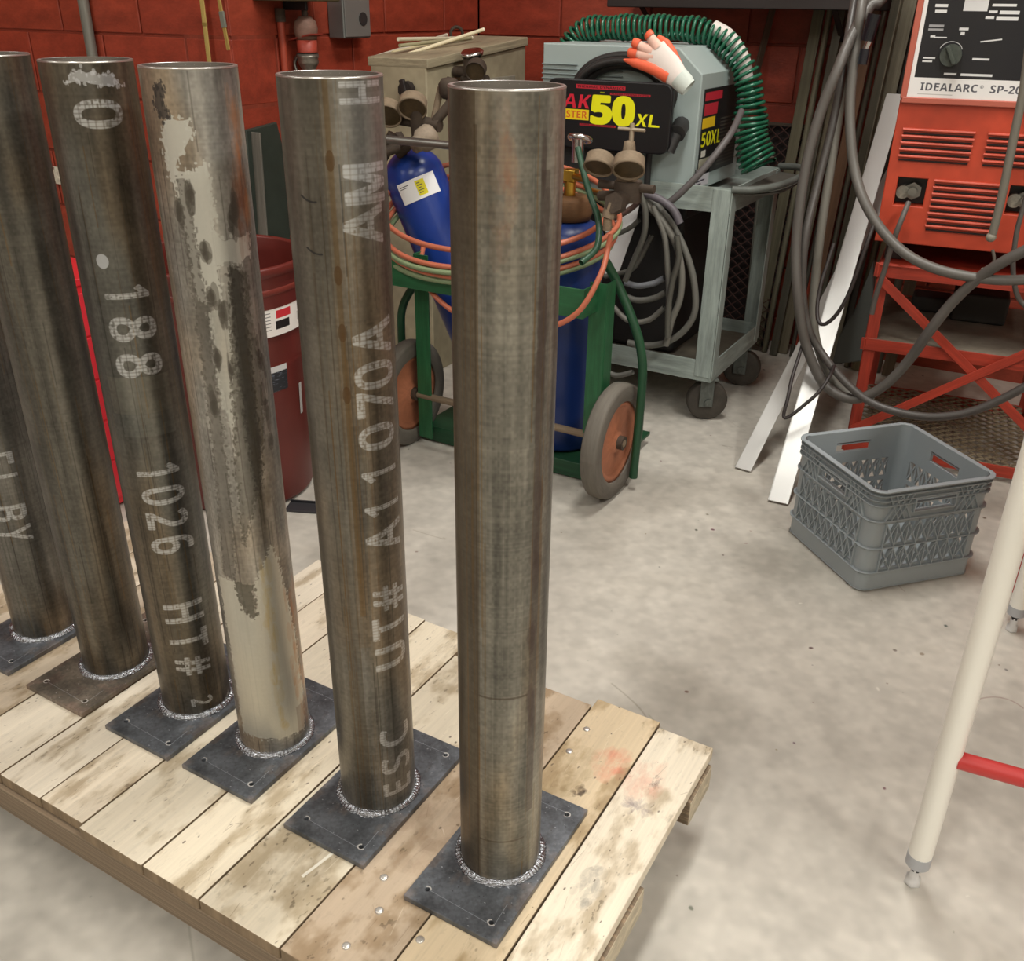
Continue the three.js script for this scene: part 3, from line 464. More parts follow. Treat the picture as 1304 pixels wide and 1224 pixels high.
{ // plasma cutter
  const xl = -1.563, xr = -1.037, z1 = -2.88, D = .42, y0 = .752, yt = 1.15;
  const t = thing('plasma_cutter', 'grey plasma cutter cabinet with black and yellow 50 XL panel on the cart', 'plasma cutter', [(xl + xr) / 2, y0, z1]);
  const w = xr - xl, h = yt - y0, s = new THREE.Shape(); s.moveTo(-w / 2, 0); s.lineTo(w / 2, 0); s.lineTo(w / 2, h - .068); s.lineTo(w / 2 - .078, h); s.lineTo(-w / 2, h); s.closePath();
  const g = new THREE.ExtrudeGeometry(s, { depth: D - .008, bevelEnabled: true, bevelSize: .004, bevelThickness: .004, bevelSegments: 2 }); g.translate(0, 0, -D + .004);
  obj('cabinet', g, M(0xa6b4b2, .42), t);
  for (const x of [-.155, .0]) for (let k = 0; k < 4; k++) obj('louver', rb(.125, .0035, .006, .0015), M(0x7f8b8b, .5), t, [x - .05, h - .055 - k * .014, .004]);
  const pc = canvasOf(1024, 680, null, (x, W, H) => {
    x.fillStyle = '#131316'; x.fillRect(0, 0, W, H);
    const put = (s, font, col, x0, y0, w, h, skew = 0, bold = 0) => { x.save(); x.font = font; const m = x.measureText(s); x.fillStyle = col; x.textBaseline = 'alphabetic'; const size = parseInt(font.match(/(\d+)px/)[1]); x.translate(x0, y0 + h); x.transform(1, 0, -skew, 1, 0, 0); x.scale(w / m.width, h / (size * .72)); x.fillText(s, 0, 0); if (bold) { x.strokeStyle = col; x.lineWidth = bold; x.lineJoin = 'round'; x.strokeText(s, 0, 0); } x.restore(); };
    x.fillStyle = '#c02838'; x.fillRect(.24 * W, .055 * H, .4 * W, .06 * H); put('THERMAL DYNAMICS', 'bold 60px sans-serif', '#3a0a10', .25 * W, .066 * H, .38 * W, .036 * H);
    x.fillStyle = '#b32433'; x.fillRect(.52 * W, .155 * H, .32 * W, .032 * H); put('PLASMA CUTTING SYSTEM', 'bold 40px sans-serif', '#2a0a0c', .53 * W, .161 * H, .3 * W, .02 * H);
    x.fillStyle = '#9aa012'; x.fillRect(.44 * W, .15 * H, .035 * W, .02 * H);
    put('PAK', 'bold 100px sans-serif', '#d8263c', .03 * W, .205 * H, .325 * W, .205 * H, .12);
    x.fillStyle = '#f1d21c'; x.fillRect(.02 * W, .43 * H, .335 * W, .16 * H); put('MASTER', 'bold 100px sans-serif', '#d8662a', .04 * W, .455 * H, .3 * W, .105 * H);
    put('50', 'bold 200px sans-serif', '#f2f018', .365 * W, .215 * H, .36 * W, .40 * H, 0, 16);
    put('XL', 'bold 100px sans-serif', '#f2f018', .735 * W, .435 * H, .165 * W, .185 * H, .1); x.fillStyle = '#f2f018'; x.fillRect(.84 * W, .592 * H, .085 * W, .028 * H);
    x.fillStyle = '#b32433'; x.fillRect(.28 * W, .64 * H, .3 * W, .03 * H); put('POWER AND PERFORMANCE', 'bold 40px sans-serif', '#2a0a0c', .29 * W, .645 * H, .28 * W, .02 * H);
  });
  const rr = new THREE.Shape(), pw = .408, ph = .190, r = .032; rr.moveTo(-pw / 2 + r, 0); rr.lineTo(pw / 2 - r, 0); rr.quadraticCurveTo(pw / 2, 0, pw / 2, r); rr.lineTo(pw / 2, ph - r); rr.quadraticCurveTo(pw / 2, ph, pw / 2 - r, ph); rr.lineTo(-pw / 2 + r, ph); rr.quadraticCurveTo(-pw / 2, ph, -pw / 2, ph - r); rr.lineTo(-pw / 2, r); rr.quadraticCurveTo(-pw / 2, 0, -pw / 2 + r, 0);
  const pg = new THREE.ExtrudeGeometry(rr, { depth: .012, bevelEnabled: true, bevelSize: .004, bevelThickness: .004, bevelSegments: 2, curveSegments: 10 }); const P = pg.attributes.position, U = pg.attributes.uv; for (let i = 0; i < P.count; i++) U.setXY(i, P.getX(i) / pw + .5, P.getY(i) / ph);
  const fp = obj('front_panel', pg, M(0xffffff, .38, 0, { map: pc }), t, [.011, .116, .085]);
  obj('panel_bracket', [mv(rb(.02, .12, .09, .003), -.15, .2, .04), mv(rb(.02, .12, .09, .003), .16, .2, .04)], mat.black, t);
  const sc = canvasOf(512, 512, null, (x, W, H) => { x.fillStyle = '#1a191b'; x.fillRect(0, 0, W, H); x.fillStyle = '#c22a3c'; x.fillRect(10, 20, 230, 50); x.fillRect(10, 86, 180, 70); x.fillStyle = '#eec522'; x.fillRect(0, 168, 170, 62); x.fillStyle = '#e6e31c'; x.font = 'bold 120px sans-serif'; x.fillText('50XL', 4, 340); x.fillStyle = '#d8d8cc'; x.fillRect(20, 362, 60, 40); x.fillStyle = '#b9b8a4'; x.fillRect(0, 412, 190, 62); x.fillStyle = '#333'; for (let i = 0; i < 14; i++) { x.fillStyle = '#4a463f'; x.fillRect(250, 190 + i * 22, 240, 8); } });
  const pl = new THREE.BoxGeometry(.004, .25, .34); obj('side_label', pl, [M(0xffffff, .4, 0, { map: sc }), mat.black, mat.black, mat.black, mat.black, mat.black], t, [w / 2 + .005, .165, -.2]);
  const tag2 = canvasOf(128, 96, null, (x) => { x.fillStyle = '#c9c6cc'; x.fillRect(0, 0, 128, 96); x.fillStyle = '#33283c'; for (let i = 0; i < 5; i++) { x.fillRect(8, 10 + i * 17, 40 + (i * 37) % 70, 8); } });
  obj('rating_plate', new THREE.BoxGeometry(.004, .055, .12), [M(0xffffff, .5, 0, { map: tag2 }), mat.black, mat.black, mat.black, mat.black, mat.black], t, [w / 2 + .005, .033, -.075]);
  obj('under_panel_block', [mv(rb(.27, .105, .05, .012), -.07, .058, .03), rod([.09, .01, .04], [.09, .115, .04], .012, 12), rod([.13, .01, .03], [.13, .115, .03], .01, 12)], mat.rubber, t);  // plain dark block and two rods filling the dark area below the panel
  obj('strain_relief', [rod([.215, .19, 0], [.225, .17, .06], .026), rod([.225, .17, .06], [.21, .12, .075], .018)], mat.rubber, t);
}
{
  const t = thing('torch_lead', 'black torch lead coiled behind the black and yellow panel', 'cable', [0, 0, 0]);
  const arc = (R, z, yy) => { const p = []; for (let k = 0; k <= 24; k++) { const a = Math.PI * (k / 24) * 2; p.push(V(-1.275 + R * Math.cos(a), yy + R * .62 * Math.sin(a), z)); } p.pop(); return tube(p, .012, 80, 8, true); };
  obj('coil', [arc(.165, -2.862, 1.025), arc(.15, -2.838, 1.02), arc(.135, -2.862, 1.015)], mat.cableDark, t);
}
{ // work glove lying on the panel top
  const o = onZ(842, 78, -2.80), t = thing('work_glove', 'white work glove with orange rubber fingers lying over the panel top', 'glove', [o.x, o.y, o.z]);
  const q = (x, y, dz = 0) => onZ(x, y, -2.80 + dz).sub(o);
  const blob = (pts, rs, n = 14) => { // flattened tapered sweep
    const c = curve(pts), N = 20, pos = [], idx = []; for (let i = 0; i <= N; i++) { const p = c.getPoint(i / N), tg = c.getTangent(i / N), nrm = V(-tg.y, tg.x, 0).normalize(), f = i / N * (rs.length - 1), k = Math.min(rs.length - 2, Math.floor(f)), r = rs[k] + (rs[k + 1] - rs[k]) * (f - k); for (let j = 0; j < n; j++) { const a = j / n * Math.PI * 2, v = p.clone().addScaledVector(nrm, Math.cos(a) * r).add(V(0, 0, Math.sin(a) * Math.min(r * .7, .018))); pos.push(v.x, v.y, v.z); } }
    for (let i = 0; i < N; i++) for (let j = 0; j < n; j++) { const a = i * n + j, b = i * n + (j + 1) % n; idx.push(a, b, a + n, b, b + n, a + n); }
    const g = new THREE.BufferGeometry(); g.setAttribute('position', new THREE.Float32BufferAttribute(pos, 3)); g.setAttribute('uv', new THREE.Float32BufferAttribute(new Array(pos.length / 3 * 2).fill(.5), 2)); g.setIndex(idx); g.computeVertexNormals(); return g; };
  const white = M(0xf1e6df, .8), org = M(0xef6a48, .5);
  obj('hand', blob([q(824, 62), q(838, 74), q(856, 92), q(870, 106)], [.004, .05, .045, .036, .026]), white, t);
  obj('cuff', blob([q(864, 98, .004), q(872, 107, .004), q(877, 112, .004)], [.03, .03, .026]), M(0xd6dfd8, .85), t);
  obj('thumb', blob([q(852, 98, .006), q(832, 88, .012), q(812, 81, .012), q(794, 76, .01)], [.02, .0165, .015, .013, .003]), org, t);
  for (const f of [[[834, 72], [818, 70], [802, 67]], [[832, 66], [818, 60], [807, 54]], [[838, 62], [830, 50], [825, 42]]]) { const [a, b, c] = f; const fg = obj('finger', blob([q(...a, .004), q(...b, .008), q(...c, .006)], [.02, .0155, .013, .004]), M(0xf4c7b6, .7), t); obj('fingertip', blob([q(b[0] * .6 + c[0] * .4, b[1] * .6 + c[1] * .4, .009), q(...c, .008), q(c[0] - (b[0] - c[0]) * .2, c[1] - (b[1] - c[1]) * .2, .006)], [.0155, .0145, .012, .003]), org, fg); }
  obj('back_edge', blob([q(838, 46, -.004), q(852, 62, -.004), q(868, 84, -.004)], [.006, .016, .014, .006]), org, t);
}
{ // green recoil air hose over the cutter
  const t = thing('air_hose', 'green spiral recoil air hose draped over the top of the plasma cutter', 'hose', [0, 0, 0]);
  const path = curve([[-1.62, .98, -3.12], [-1.615, 1.06, -3.12], [-1.60, 1.13, -3.12], [-1.55, 1.185, -3.12], [-1.42, 1.198, -3.12], [-1.28, 1.2, -3.12], [-1.15, 1.195, -3.12], [-1.06, 1.165, -3.12], [-.985, 1.09, -3.12], [-.955, 1.0, -3.12], [-.945, .92, -3.12], [-.92, .86, -3.1], [-.89, .81, -3.08]]);
  const N = 1500, turns = 62, pts = []; const fr = path.computeFrenetFrames(N);
  for (let i = 0; i <= N; i++) { const u = i / N, p = path.getPointAt(u), tg = path.getTangentAt(u), n = V(-tg.y, tg.x, 0), b = V(0, 0, 1), a = u * turns * Math.PI * 2, R = .034 + .022 * sst(.72, .95, u) + .003 * Math.sin(u * 60); pts.push(p.addScaledVector(n, R * Math.cos(a)).addScaledVector(b, R * Math.sin(a))); }
  obj('spiral', new THREE.TubeGeometry(new THREE.CatmullRomCurve3(pts), 2400, .0056, 7, false), M(0x23634a, .16), t);
  obj('white_sleeve', (() => { const a = [[-1.1, 1.205, -3.12], [-1.045, 1.178, -3.12], [-.995, 1.12, -3.12], [-.975, 1.06, -3.12]]; return tube(a, .022, 30, 12); })(), M(0xd9d2cc, .6), t);
}
{
  const t = thing('power_cable', 'thick grey cable rising from the hose bundle to the green air hose', 'cable', [0, 0, 0]);
  obj('cable', tube([onZ(845, 262, -2.78), onZ(862, 250, -2.78), onZ(890, 222, -2.8), onZ(915, 192, -2.84), onZ(932, 168, -2.9), onZ(944, 142, -3.02)], .0105, 60, 10), M(0x5c5858, .5), t);
}
{ // tray clutter
  const t = thing('wire_rod', 'thin bent grey wire lying in the cart tray beside the green hose', 'wire', [0, 0, 0]);
  obj('wire', tube([onY(905, 214, .80), onY(925, 202, .81), onY(945, 198, .81), onY(968, 202, .80), onY(985, 200, .80)], .003, 40, 6), M(0x8f8a80, .5, .5), t);
}
{ // black case on the lower shelf and bright white board before it
  const t = thing('black_case', 'large black case on the bottom shelf of the grey cart', 'case', [-1.31, .188, -3.12]);
  obj('body', rb(.46, .5, .3, .02, 3), M(0x1d1b1a, .7), t, [0, .25, 0]); obj('lid', rb(.475, .05, .315, .015, 3), M(0x232120, .6), t, [0, .48, 0]); obj('handle', tube([[-.08, .50, 0], [-.07, .53, 0], [.07, .53, 0], [.08, .50, 0]], .008, 24, 8), mat.black, t);
  const b = thing('white_board', 'bright white plastic sheet seen behind grey hoses left of the cart leg', 'sheet', [0, 0, 0]);
  const z = -2.845, A = [[772, 258], [815, 254], [808, 290], [786, 352], [770, 352]].map(p => onZ(p[0], p[1], z)); const s = new THREE.Shape(); A.forEach((p, i) => i ? s.lineTo(p.x, p.y) : s.moveTo(p.x, p.y)); s.closePath();
  const g = new THREE.ExtrudeGeometry(s, { depth: .004, bevelEnabled: false }); g.translate(0, 0, z - .004); obj('sheet', g, M(0xffffff, .6), b);
}
{ // grey hose bundle hanging from the cart
  const t = thing('hose_bundle', 'bundle of grey hoses hanging in loops at the front of the grey cart', 'hose', [0, 0, 0]);
  const H = (pts, r, m, z = -2.80) => obj('hose', tube(pts.map((p, i) => onZ(p[0], p[1], z + (p[2] ?? 0))), r, 70, 9), m, t);
  const a = M(0x66655f, .5), b = M(0x57564f, .5), c = M(0x74726b, .5);
  H([[812, 244], [832, 258], [855, 285], [872, 318], [883, 355], [885, 395], [872, 420], [848, 436], [820, 440], [800, 436]], .0105, a);
  H([[812, 248], [826, 262], [844, 282], [860, 310], [868, 345], [866, 380], [855, 410], [848, 440]], .0105, c, -2.775);
  H([[822, 246], [842, 255], [858, 268], [866, 285]], .012, M(0x5f5a60, .5), -2.765);
  H([[816, 244], [822, 270], [820, 300], [808, 330], [796, 358]], .0095, b, -2.76);
  H([[832, 262], [846, 300], [850, 340], [852, 380], [850, 425]], .0095, c, -2.77);
  H([[862, 300], [864, 330], [856, 360], [851, 395], [850, 430]], .0095, b, -2.755);
  H([[796, 360], [812, 364], [832, 361], [846, 354]], .010, M(0x7c7f84, .45), -2.79); H([[790, 374], [810, 382], [832, 380], [848, 372]], .010, a, -2.79); H([[780, 390], [800, 408], [825, 408], [846, 392]], .009, c, -2.79);
  H([[768, 470], [785, 478], [806, 474]], .009, a, -2.80); H([[770, 352], [800, 345], [812, 335], [830, 300]], .008, b, -2.82);
  H([[772, 282], [790, 274], [806, 264], [818, 252]], .009, M(0x5c463f, .5), -2.79); H([[772, 299], [788, 297], [804, 289], [814, 280]], .008, b, -2.80);
  obj('hook', rod(onZ(816, 246, -2.78), onZ(816, 246, -2.78).add(V(0, 0, -.08)), .008, 10), mat.steelBar, t);
  obj('tie', rod(onZ(808, 244, -2.78), onZ(824, 248, -2.78), .022, 12), mat.rubber, t);
}
// ---------- tan cabinet with filler rods ----------
{
  const X0 = -2.2, X1 = -1.955, Z0 = -2.8, Z1 = -3.46, h0 = 1.095, h1 = 1.148;
  const t = thing('steel_cabinet', 'tan steel cabinet with sloping lid against the red wall', 'cabinet', [0, 0, 0]);
  const tan = G(0xb3a88f, .6), grey_ = G(0x9c978a, .6);
  const s = new THREE.Shape(); s.moveTo(-Z0, 0); s.lineTo(-Z1, 0); s.lineTo(-Z1, h1 - .03); s.lineTo(-Z0, h0 - .03); s.closePath();
  const body = new THREE.ExtrudeGeometry(s, { depth: X1 - X0 - .02, bevelEnabled: true, bevelSize: .004, bevelThickness: .004, bevelSegments: 1 }); body.rotateY(Math.PI / 2); body.translate(X0 + .01, 0, 0);
  obj('body', body, tan, t);
  const lid = rb(X1 - X0 + .006, .03, Math.hypot(Z1 - Z0, h1 - h0) + .012, .004); obj('lid', lid, tan, t, [(X0 + X1) / 2, (h0 + h1) / 2 - .013, (Z0 + Z1) / 2], [Math.atan2(h1 - h0, Z0 - Z1), 0, 0]);
  obj('side_door', rb(.006, .80, .42, .002), grey_, t, [X1 + .001, .62, -3.16]);
  obj('latch', [rod([-2.03, 1.0, -2.79], [-2.03, 1.0, -2.765], .028, 10), mv(rb(.02, .07, .014, .004), -2.03, 1.0, -2.765, 0, 0, .3)], M(0x241d1a, .6), t);
  obj('lifting_eye', mv(new THREE.TorusGeometry(.024, .006, 10, 24), -2.17, h1 + .01, -3.3, 0, .9), mat.dustyDark, t);
  const W = (x, y, z) => onZ(x, y, z);
  const rods = [[[486, 80], [616, 37.5], 0xf0e6c4, 'cream filler rod on the cabinet, frontmost and longest of the loose rods'], [[484, 75], [531, 57], 0xe9e6df, 'short white filler rod lying at the front left of the cabinet lid'], [[507, 50], [588, 48.5], 0xdcd6bc, 'pale filler rod lying level across the back of the cabinet lid'], [[509, 58], [601, 48], 0xa9a584, 'olive grey filler rod lying level just before the pale one'], [[473, 74], [569, 44.5], 0xcfc7b4, 'dull cream filler rod crossing under the others on the cabinet lid'], [[500, 67], [560, 53], 0xe6dcb4, 'cream filler rod second from the front on the cabinet lid']];
  rods.forEach(([a, b, c, label], i) => { const za = -2.80 - .0 * i, A = W(a[0], a[1], -2.82 - i * .02), k = clamp((b[1] < 50 ? .45 : .3)); const B = W(b[0], b[1], -2.82 - i * .02 - k);
    const o = thing('filler_rod', label, 'rod', [A.x, A.y, A.z]); obj('rod', rod([0, 0, 0], B.clone().sub(A), .0062, 10), M(c, .5), o); obj('end_tip', rod(B.clone().sub(A).multiplyScalar(.985), B.clone().sub(A), .0066, 10), M(0xf6f0dc, .5), o); });
}
// ---------- things on and by the red walls ----------
{
  const a = onZ(113, 40, WZ + .02), t = thing('conduit_pipe', 'grey conduit running up the red block wall at far left', 'pipe', [a.x, 0, WZ + .022]);
  obj('pipe', rod([0, 0, 0], [0, CEIL, 0], .018, 20), G(0x8d8d87, .5, .3), t); for (const y of [.5, 1.35, 2.3]) obj('strap', [mv(rb(.075, .022, .004, .001), 0, y, -.016), rod([0, y - .011, 0], [0, y + .011, 0], .0195, 20)], mat.cartDark, t);
}
{
  const p = (x, y, z) => onZ(x, y, z);
  const A = p(257, 0, WZ + .02), B = p(268, 92, WZ + .02), d = B.clone().sub(A);
  const t = thing('yellow_strap', 'wide pale yellow strap hanging by the corner of the red wall', 'strap', [0, 0, 0]);
  obj('webbing', bar(A.clone().addScaledVector(d, -3), A.clone().addScaledVector(d, 2.5), .017, .005), G(0xcdb46a, .55), t); obj('stitching', bar(A.clone().addScaledVector(d, .3), A.clone().addScaledVector(d, .36), .018, .007), M(0x8d7a3c, .5), t);
  const A2 = p(279, 0, WZ + .02), B2 = p(291, 64, WZ + .02), d2 = B2.clone().sub(A2);
  const u = thing('yellow_strap', 'short dirty yellow strap with a grey band ending beside the wall corner', 'strap', [0, 0, 0]);
  obj('webbing', bar(A2.clone().addScaledVector(d2, -4), A2.clone().addScaledVector(d2, 1), .014, .005), G(0xb89a52, .6), u); obj('band', bar(A2.clone().addScaledVector(d2, .22), A2.clone().addScaledVector(d2, .55), .019, .008), M(0x777a70, .5), u);
}
{
  const a = onZ(72, 223, WZ + .004), t = thing('wall_tag', 'small cream tag on the red wall seen between two posts', 'tag', [a.x, a.y, WZ + .006]);
  obj('card', rb(.05, .065, .004, .001), mat.cream, t); obj('pin', rod([0, .026, 0], [0, .026, .006], .004, 8), mat.chrome, t);
}
{ // hanging plug and its bracket
  const o = onX(390, 45, WX + .07), t = thing('hanging_connector', 'red and silver electrical connector hanging against the red wall', 'connector', [o.x, o.y, o.z]);
  obj('dome', lat([[0, .06], [.02, .057], [.035, .042], [.04, .02], [.037, .0], [.034, -.014], [0, -.016]], 28), G(0x8a6a5e, .7), t);
  obj('collar', lat([[0, -.012], [.034, -.012], [.033, -.05], [.036, -.054], [0, -.056]], 28), G(0xb64a3a, .5), t); obj('flange', mv(rb(.1, .006, .07, .002), -.004, -.006, 0, 0, 0, .2), M(0x7c2c20, .5), t);
  obj('fitting', lat([[0, -.054], [.036, -.056], [.037, -.068], [.033, -.07], [.036, -.082], [.032, -.09], [.02, -.108], [.016, -.13], [.014, -.16], [0, -.16]], 28), G(0x9a948c, .4, .7), t);
  obj('lever', tube([[-.034, -.06, .01], [-.05, -.085, .012], [-.045, -.11, .012], [-.03, -.14, .01]], .006, 24, 8), mat.steelBar, t);
  obj('stem', rod([0, .05, 0], [0, .30, 0], .011, 12), mat.dustyDark, t);
  const b = onX(358, 20, WX + .02), p = thing('red_conduit', 'thin red painted conduit under the small dark shelf', 'pipe', [WX + .016, 0, b.z]); obj('pipe', rod([0, .3, 0], [0, 1.24, 0], .0125, 16), mat.red[1], p); obj('coupling', rod([0, 1.2, 0], [0, 1.24, 0], .017, 16), mat.dustyDark, p);
  const s = onX(362, 2, WX + .05), q = thing('wall_bracket', 'small dark shelf bracket on the red wall above the connector', 'bracket', [WX, 1.262, s.z]); obj('plate', rb(.14, .028, .27, .004), G(0x5c5136, .7), q, [.07, .014, -.04]); obj('gusset', rb(.1, .03, .012, .003), mat.black, q, [.06, -.012, -.04]);
  const e = onX(445, 18, WX + .04), x = thing('junction_box', 'grey steel electrical box with round knockout on the red wall', 'electrical box', [WX + .002, e.y, e.z]); obj('box', rb(.07, .155, .15, .005, 2), M(0x7f8280, .4, .5), x, [.035, .0, 0]); obj('cover', rb(.006, .145, .14, .002), M(0x8f918e, .4, .5), x, [.072, 0, 0]); obj('knockout', rod([.072, -.015, -.028], [.078, -.015, -.028], .022, 18), M(0x2c2a2a, .6), x); obj('conduit', rod([.035, .07, 0], [.035, 1.2, 0], .012, 14), M(0x7f8280, .4, .5), x);
}
{ // dark curved sheet behind the bin
  const X = WX + .09, pts = [[312, 167], [331, 162], [350, 157], [357, 185], [364, 225], [368, 262], [367, 300]].map(p => onX(p[0], p[1], X)); const s = new THREE.Shape(); s.moveTo(-pts[0].z, pts[0].y); pts.slice(1).forEach(p => s.lineTo(-p.z, p.y)); const L = pts[pts.length - 1]; s.lineTo(-L.z, .02); s.lineTo(-pts[0].z - .06, .02); s.closePath();
  const g = new THREE.ExtrudeGeometry(s, { depth: .012, bevelEnabled: true, bevelSize: .003, bevelThickness: .003, bevelSegments: 1 }); g.rotateY(Math.PI / 2); g.translate(X - .006, 0, 0);
  const t = thing('rubber_mat', 'dark green sheet leaning on the red wall behind the maroon bin', 'sheet', [0, 0, 0]); obj('sheet', g, G(0x38403a, .5), t);
  obj('grey_strip', bar(pts[0].clone().add(V(.02, -.004, -.02)), V(X + .02, .03, pts[0].z + .02), .05, .008), G(0x77736c, .7), t);
}
{ // maroon bin
  const t = thing('trash_bin', 'round maroon trash bin with a white printed label', 'trash bin', [-1.907, 0, -1.744], Math.atan2(1.907, 1.744));
  const pr = [[0, .004], [.188, .004], [.196, .016], [.2, .22], [.206, .4], [.207, .412], [.204, .416], [.212, .56], [.219, .566], [.221, .645], [.232, .652], [.234, .668], [.226, .674], [.216, .668], [.214, .63], [.204, .42], [.19, .03], [0, .024]];
  obj('body', lat(pr, 72), G(0x6f2a24, .42), t);
  const lt = canvasOf(256, 192, null, (x, w, h) => { x.fillStyle = '#ece8e4'; x.fillRect(0, 0, w, h); x.fillStyle = '#c8303a'; x.fillRect(92, 72, 66, 38); x.fillStyle = '#1c1718'; x.fillRect(88, 122, 62, 40); x.fillStyle = '#3a3a3a'; x.fillRect(70, 50, 90, 8); x.fillStyle = '#b9b6b2'; x.fillRect(196, 112, 40, 42); x.fillStyle = '#d59a90'; x.fillRect(120, 30, 50, 14); x.fillStyle = '#777'; for (let i = 0; i < 6; i++) x.fillRect(10, 76 + i * 16, 60, 4); });
  const onBin = (r0, r1, y, h, a, w, m, name) => obj(name, new THREE.CylinderGeometry(r1, r0, h, 24, 1, true, a - w / 2, w), m, t, [0, y, 0]);
  onBin(.2145, .2185, .545, .105, .76, .95, M(0xffffff, .5, 0, { map: lt }), 'paper_label');
  const st = canvasOf(128, 128, null, (x) => { x.fillStyle = '#24262c'; x.fillRect(0, 0, 128, 128); x.fillStyle = '#cfcfd0'; x.fillRect(0, 0, 128, 30); seed = 5; for (let i = 0; i < 60; i++) { x.fillStyle = `rgba(150,160,180,${rnd() * .6})`; x.fillRect(rnd() * 128, 30 + rnd() * 98, 14, 3); } });
  onBin(.2055, .208, .375, .07, .58, .34, M(0xffffff, .5, 0, { map: st }), 'sticker');
  onBin(.2025, .2055, .29, .09, 1.02, .07, M(0xaca8a6, .5), 'sticker');
  obj('rim_ring', lat([[.2205, .60], [.2235, .604], [.2235, .612], [.2205, .616]], 72), G(0x7c332b, .42), t);
  const f = thing('steel_offcut', 'small dark steel offcut on the floor before the maroon bin', 'steel scrap', [-1.655, 0, -1.71], .4); obj('plate', rb(.09, .007, .05, .001), M(0x46464a, .45, .5), f, [0, .0036, 0]); obj('lip', rb(.09, .014, .004, .001), M(0x3a3a3e, .45, .5), f, [0, .007, -.023]);
}
{ // red locker
  const t = thing('red_tool_box', 'bright red steel tool box seen in the gap between two posts', 'tool box', [-2.29, 0, -1.505]);
  const m = M(0xd62f38, .35); obj('body', rb(.39, .62, .17, .006, 2), m, t, [0, .318, 0]); for (let k = 0; k < 5; k++) obj('drawer', rb(.006, .11, .15, .002), M(0xda3440, .35), t, [.196,   .085 + k * .116, 0]);
  obj('top', rb(.4, .02, .18, .004), m, t, [0, .632, 0]); for (const x of [-.15, .15]) obj('foot', rb(.04, .02, .1, .003), mat.black, t, [x, .01, 0]);
}
// ---------- back wall: dark shelf, expanded metal, leaning stock ----------
{
  const t = thing('wall_shelf', 'dark steel shelf along the top of the back wall', 'shelf', [-1.45, 1.256, WB]); obj('board', rb(.95, .07, .34, .004), M(0x2a2321, .7), t, [.26, .035, .17]); for (const x of [-.1, .6]) obj('bracket', bar([x, .0, .28], [x, -.14, .02], .02, .006), M(0x2a2321, .6), t);
}
const zig = (w, h, px, py, th) => { const L = [], nx = Math.round(w / (px / 2)), ny = Math.round(h / py); for (let j = 0; j < ny; j++) for (let k = 0; k < nx; k++) { const x = (k + .5) * px / 2, y = (j + .5) * py, up = (k + j) % 2 ? 1 : -1; L.push(mv(new THREE.BoxGeometry(Math.hypot(px / 2, py) * 1.04, th, th), x, y, 0, 0, 0, up * Math.atan2(py, px / 2))); } return merge(L); };
{
  const t = thing('expanded_metal_sheet', 'dark rusty expanded metal sheet leaning on the wall behind the grey cart', 'metal mesh', [-1.95, .01, WB + .16]); t.rotation.x = -.12;
  const m = obj('mesh', zig(1.0, .86, .05, .02, .0035), G(0x4a2d26, .8), t); m.userData.kind = 'stuff'; obj('edge', [bar([0, 0, 0], [1, 0, 0], .012, .005), bar([0, .86, 0], [1, .86, 0], .012, .005)], mat.dustyDark, t);
  obj('backing_sheet', rb(1, .86, .004, .001), M(0x1d1413, .8), t, [.5, .43, -.02]);
}
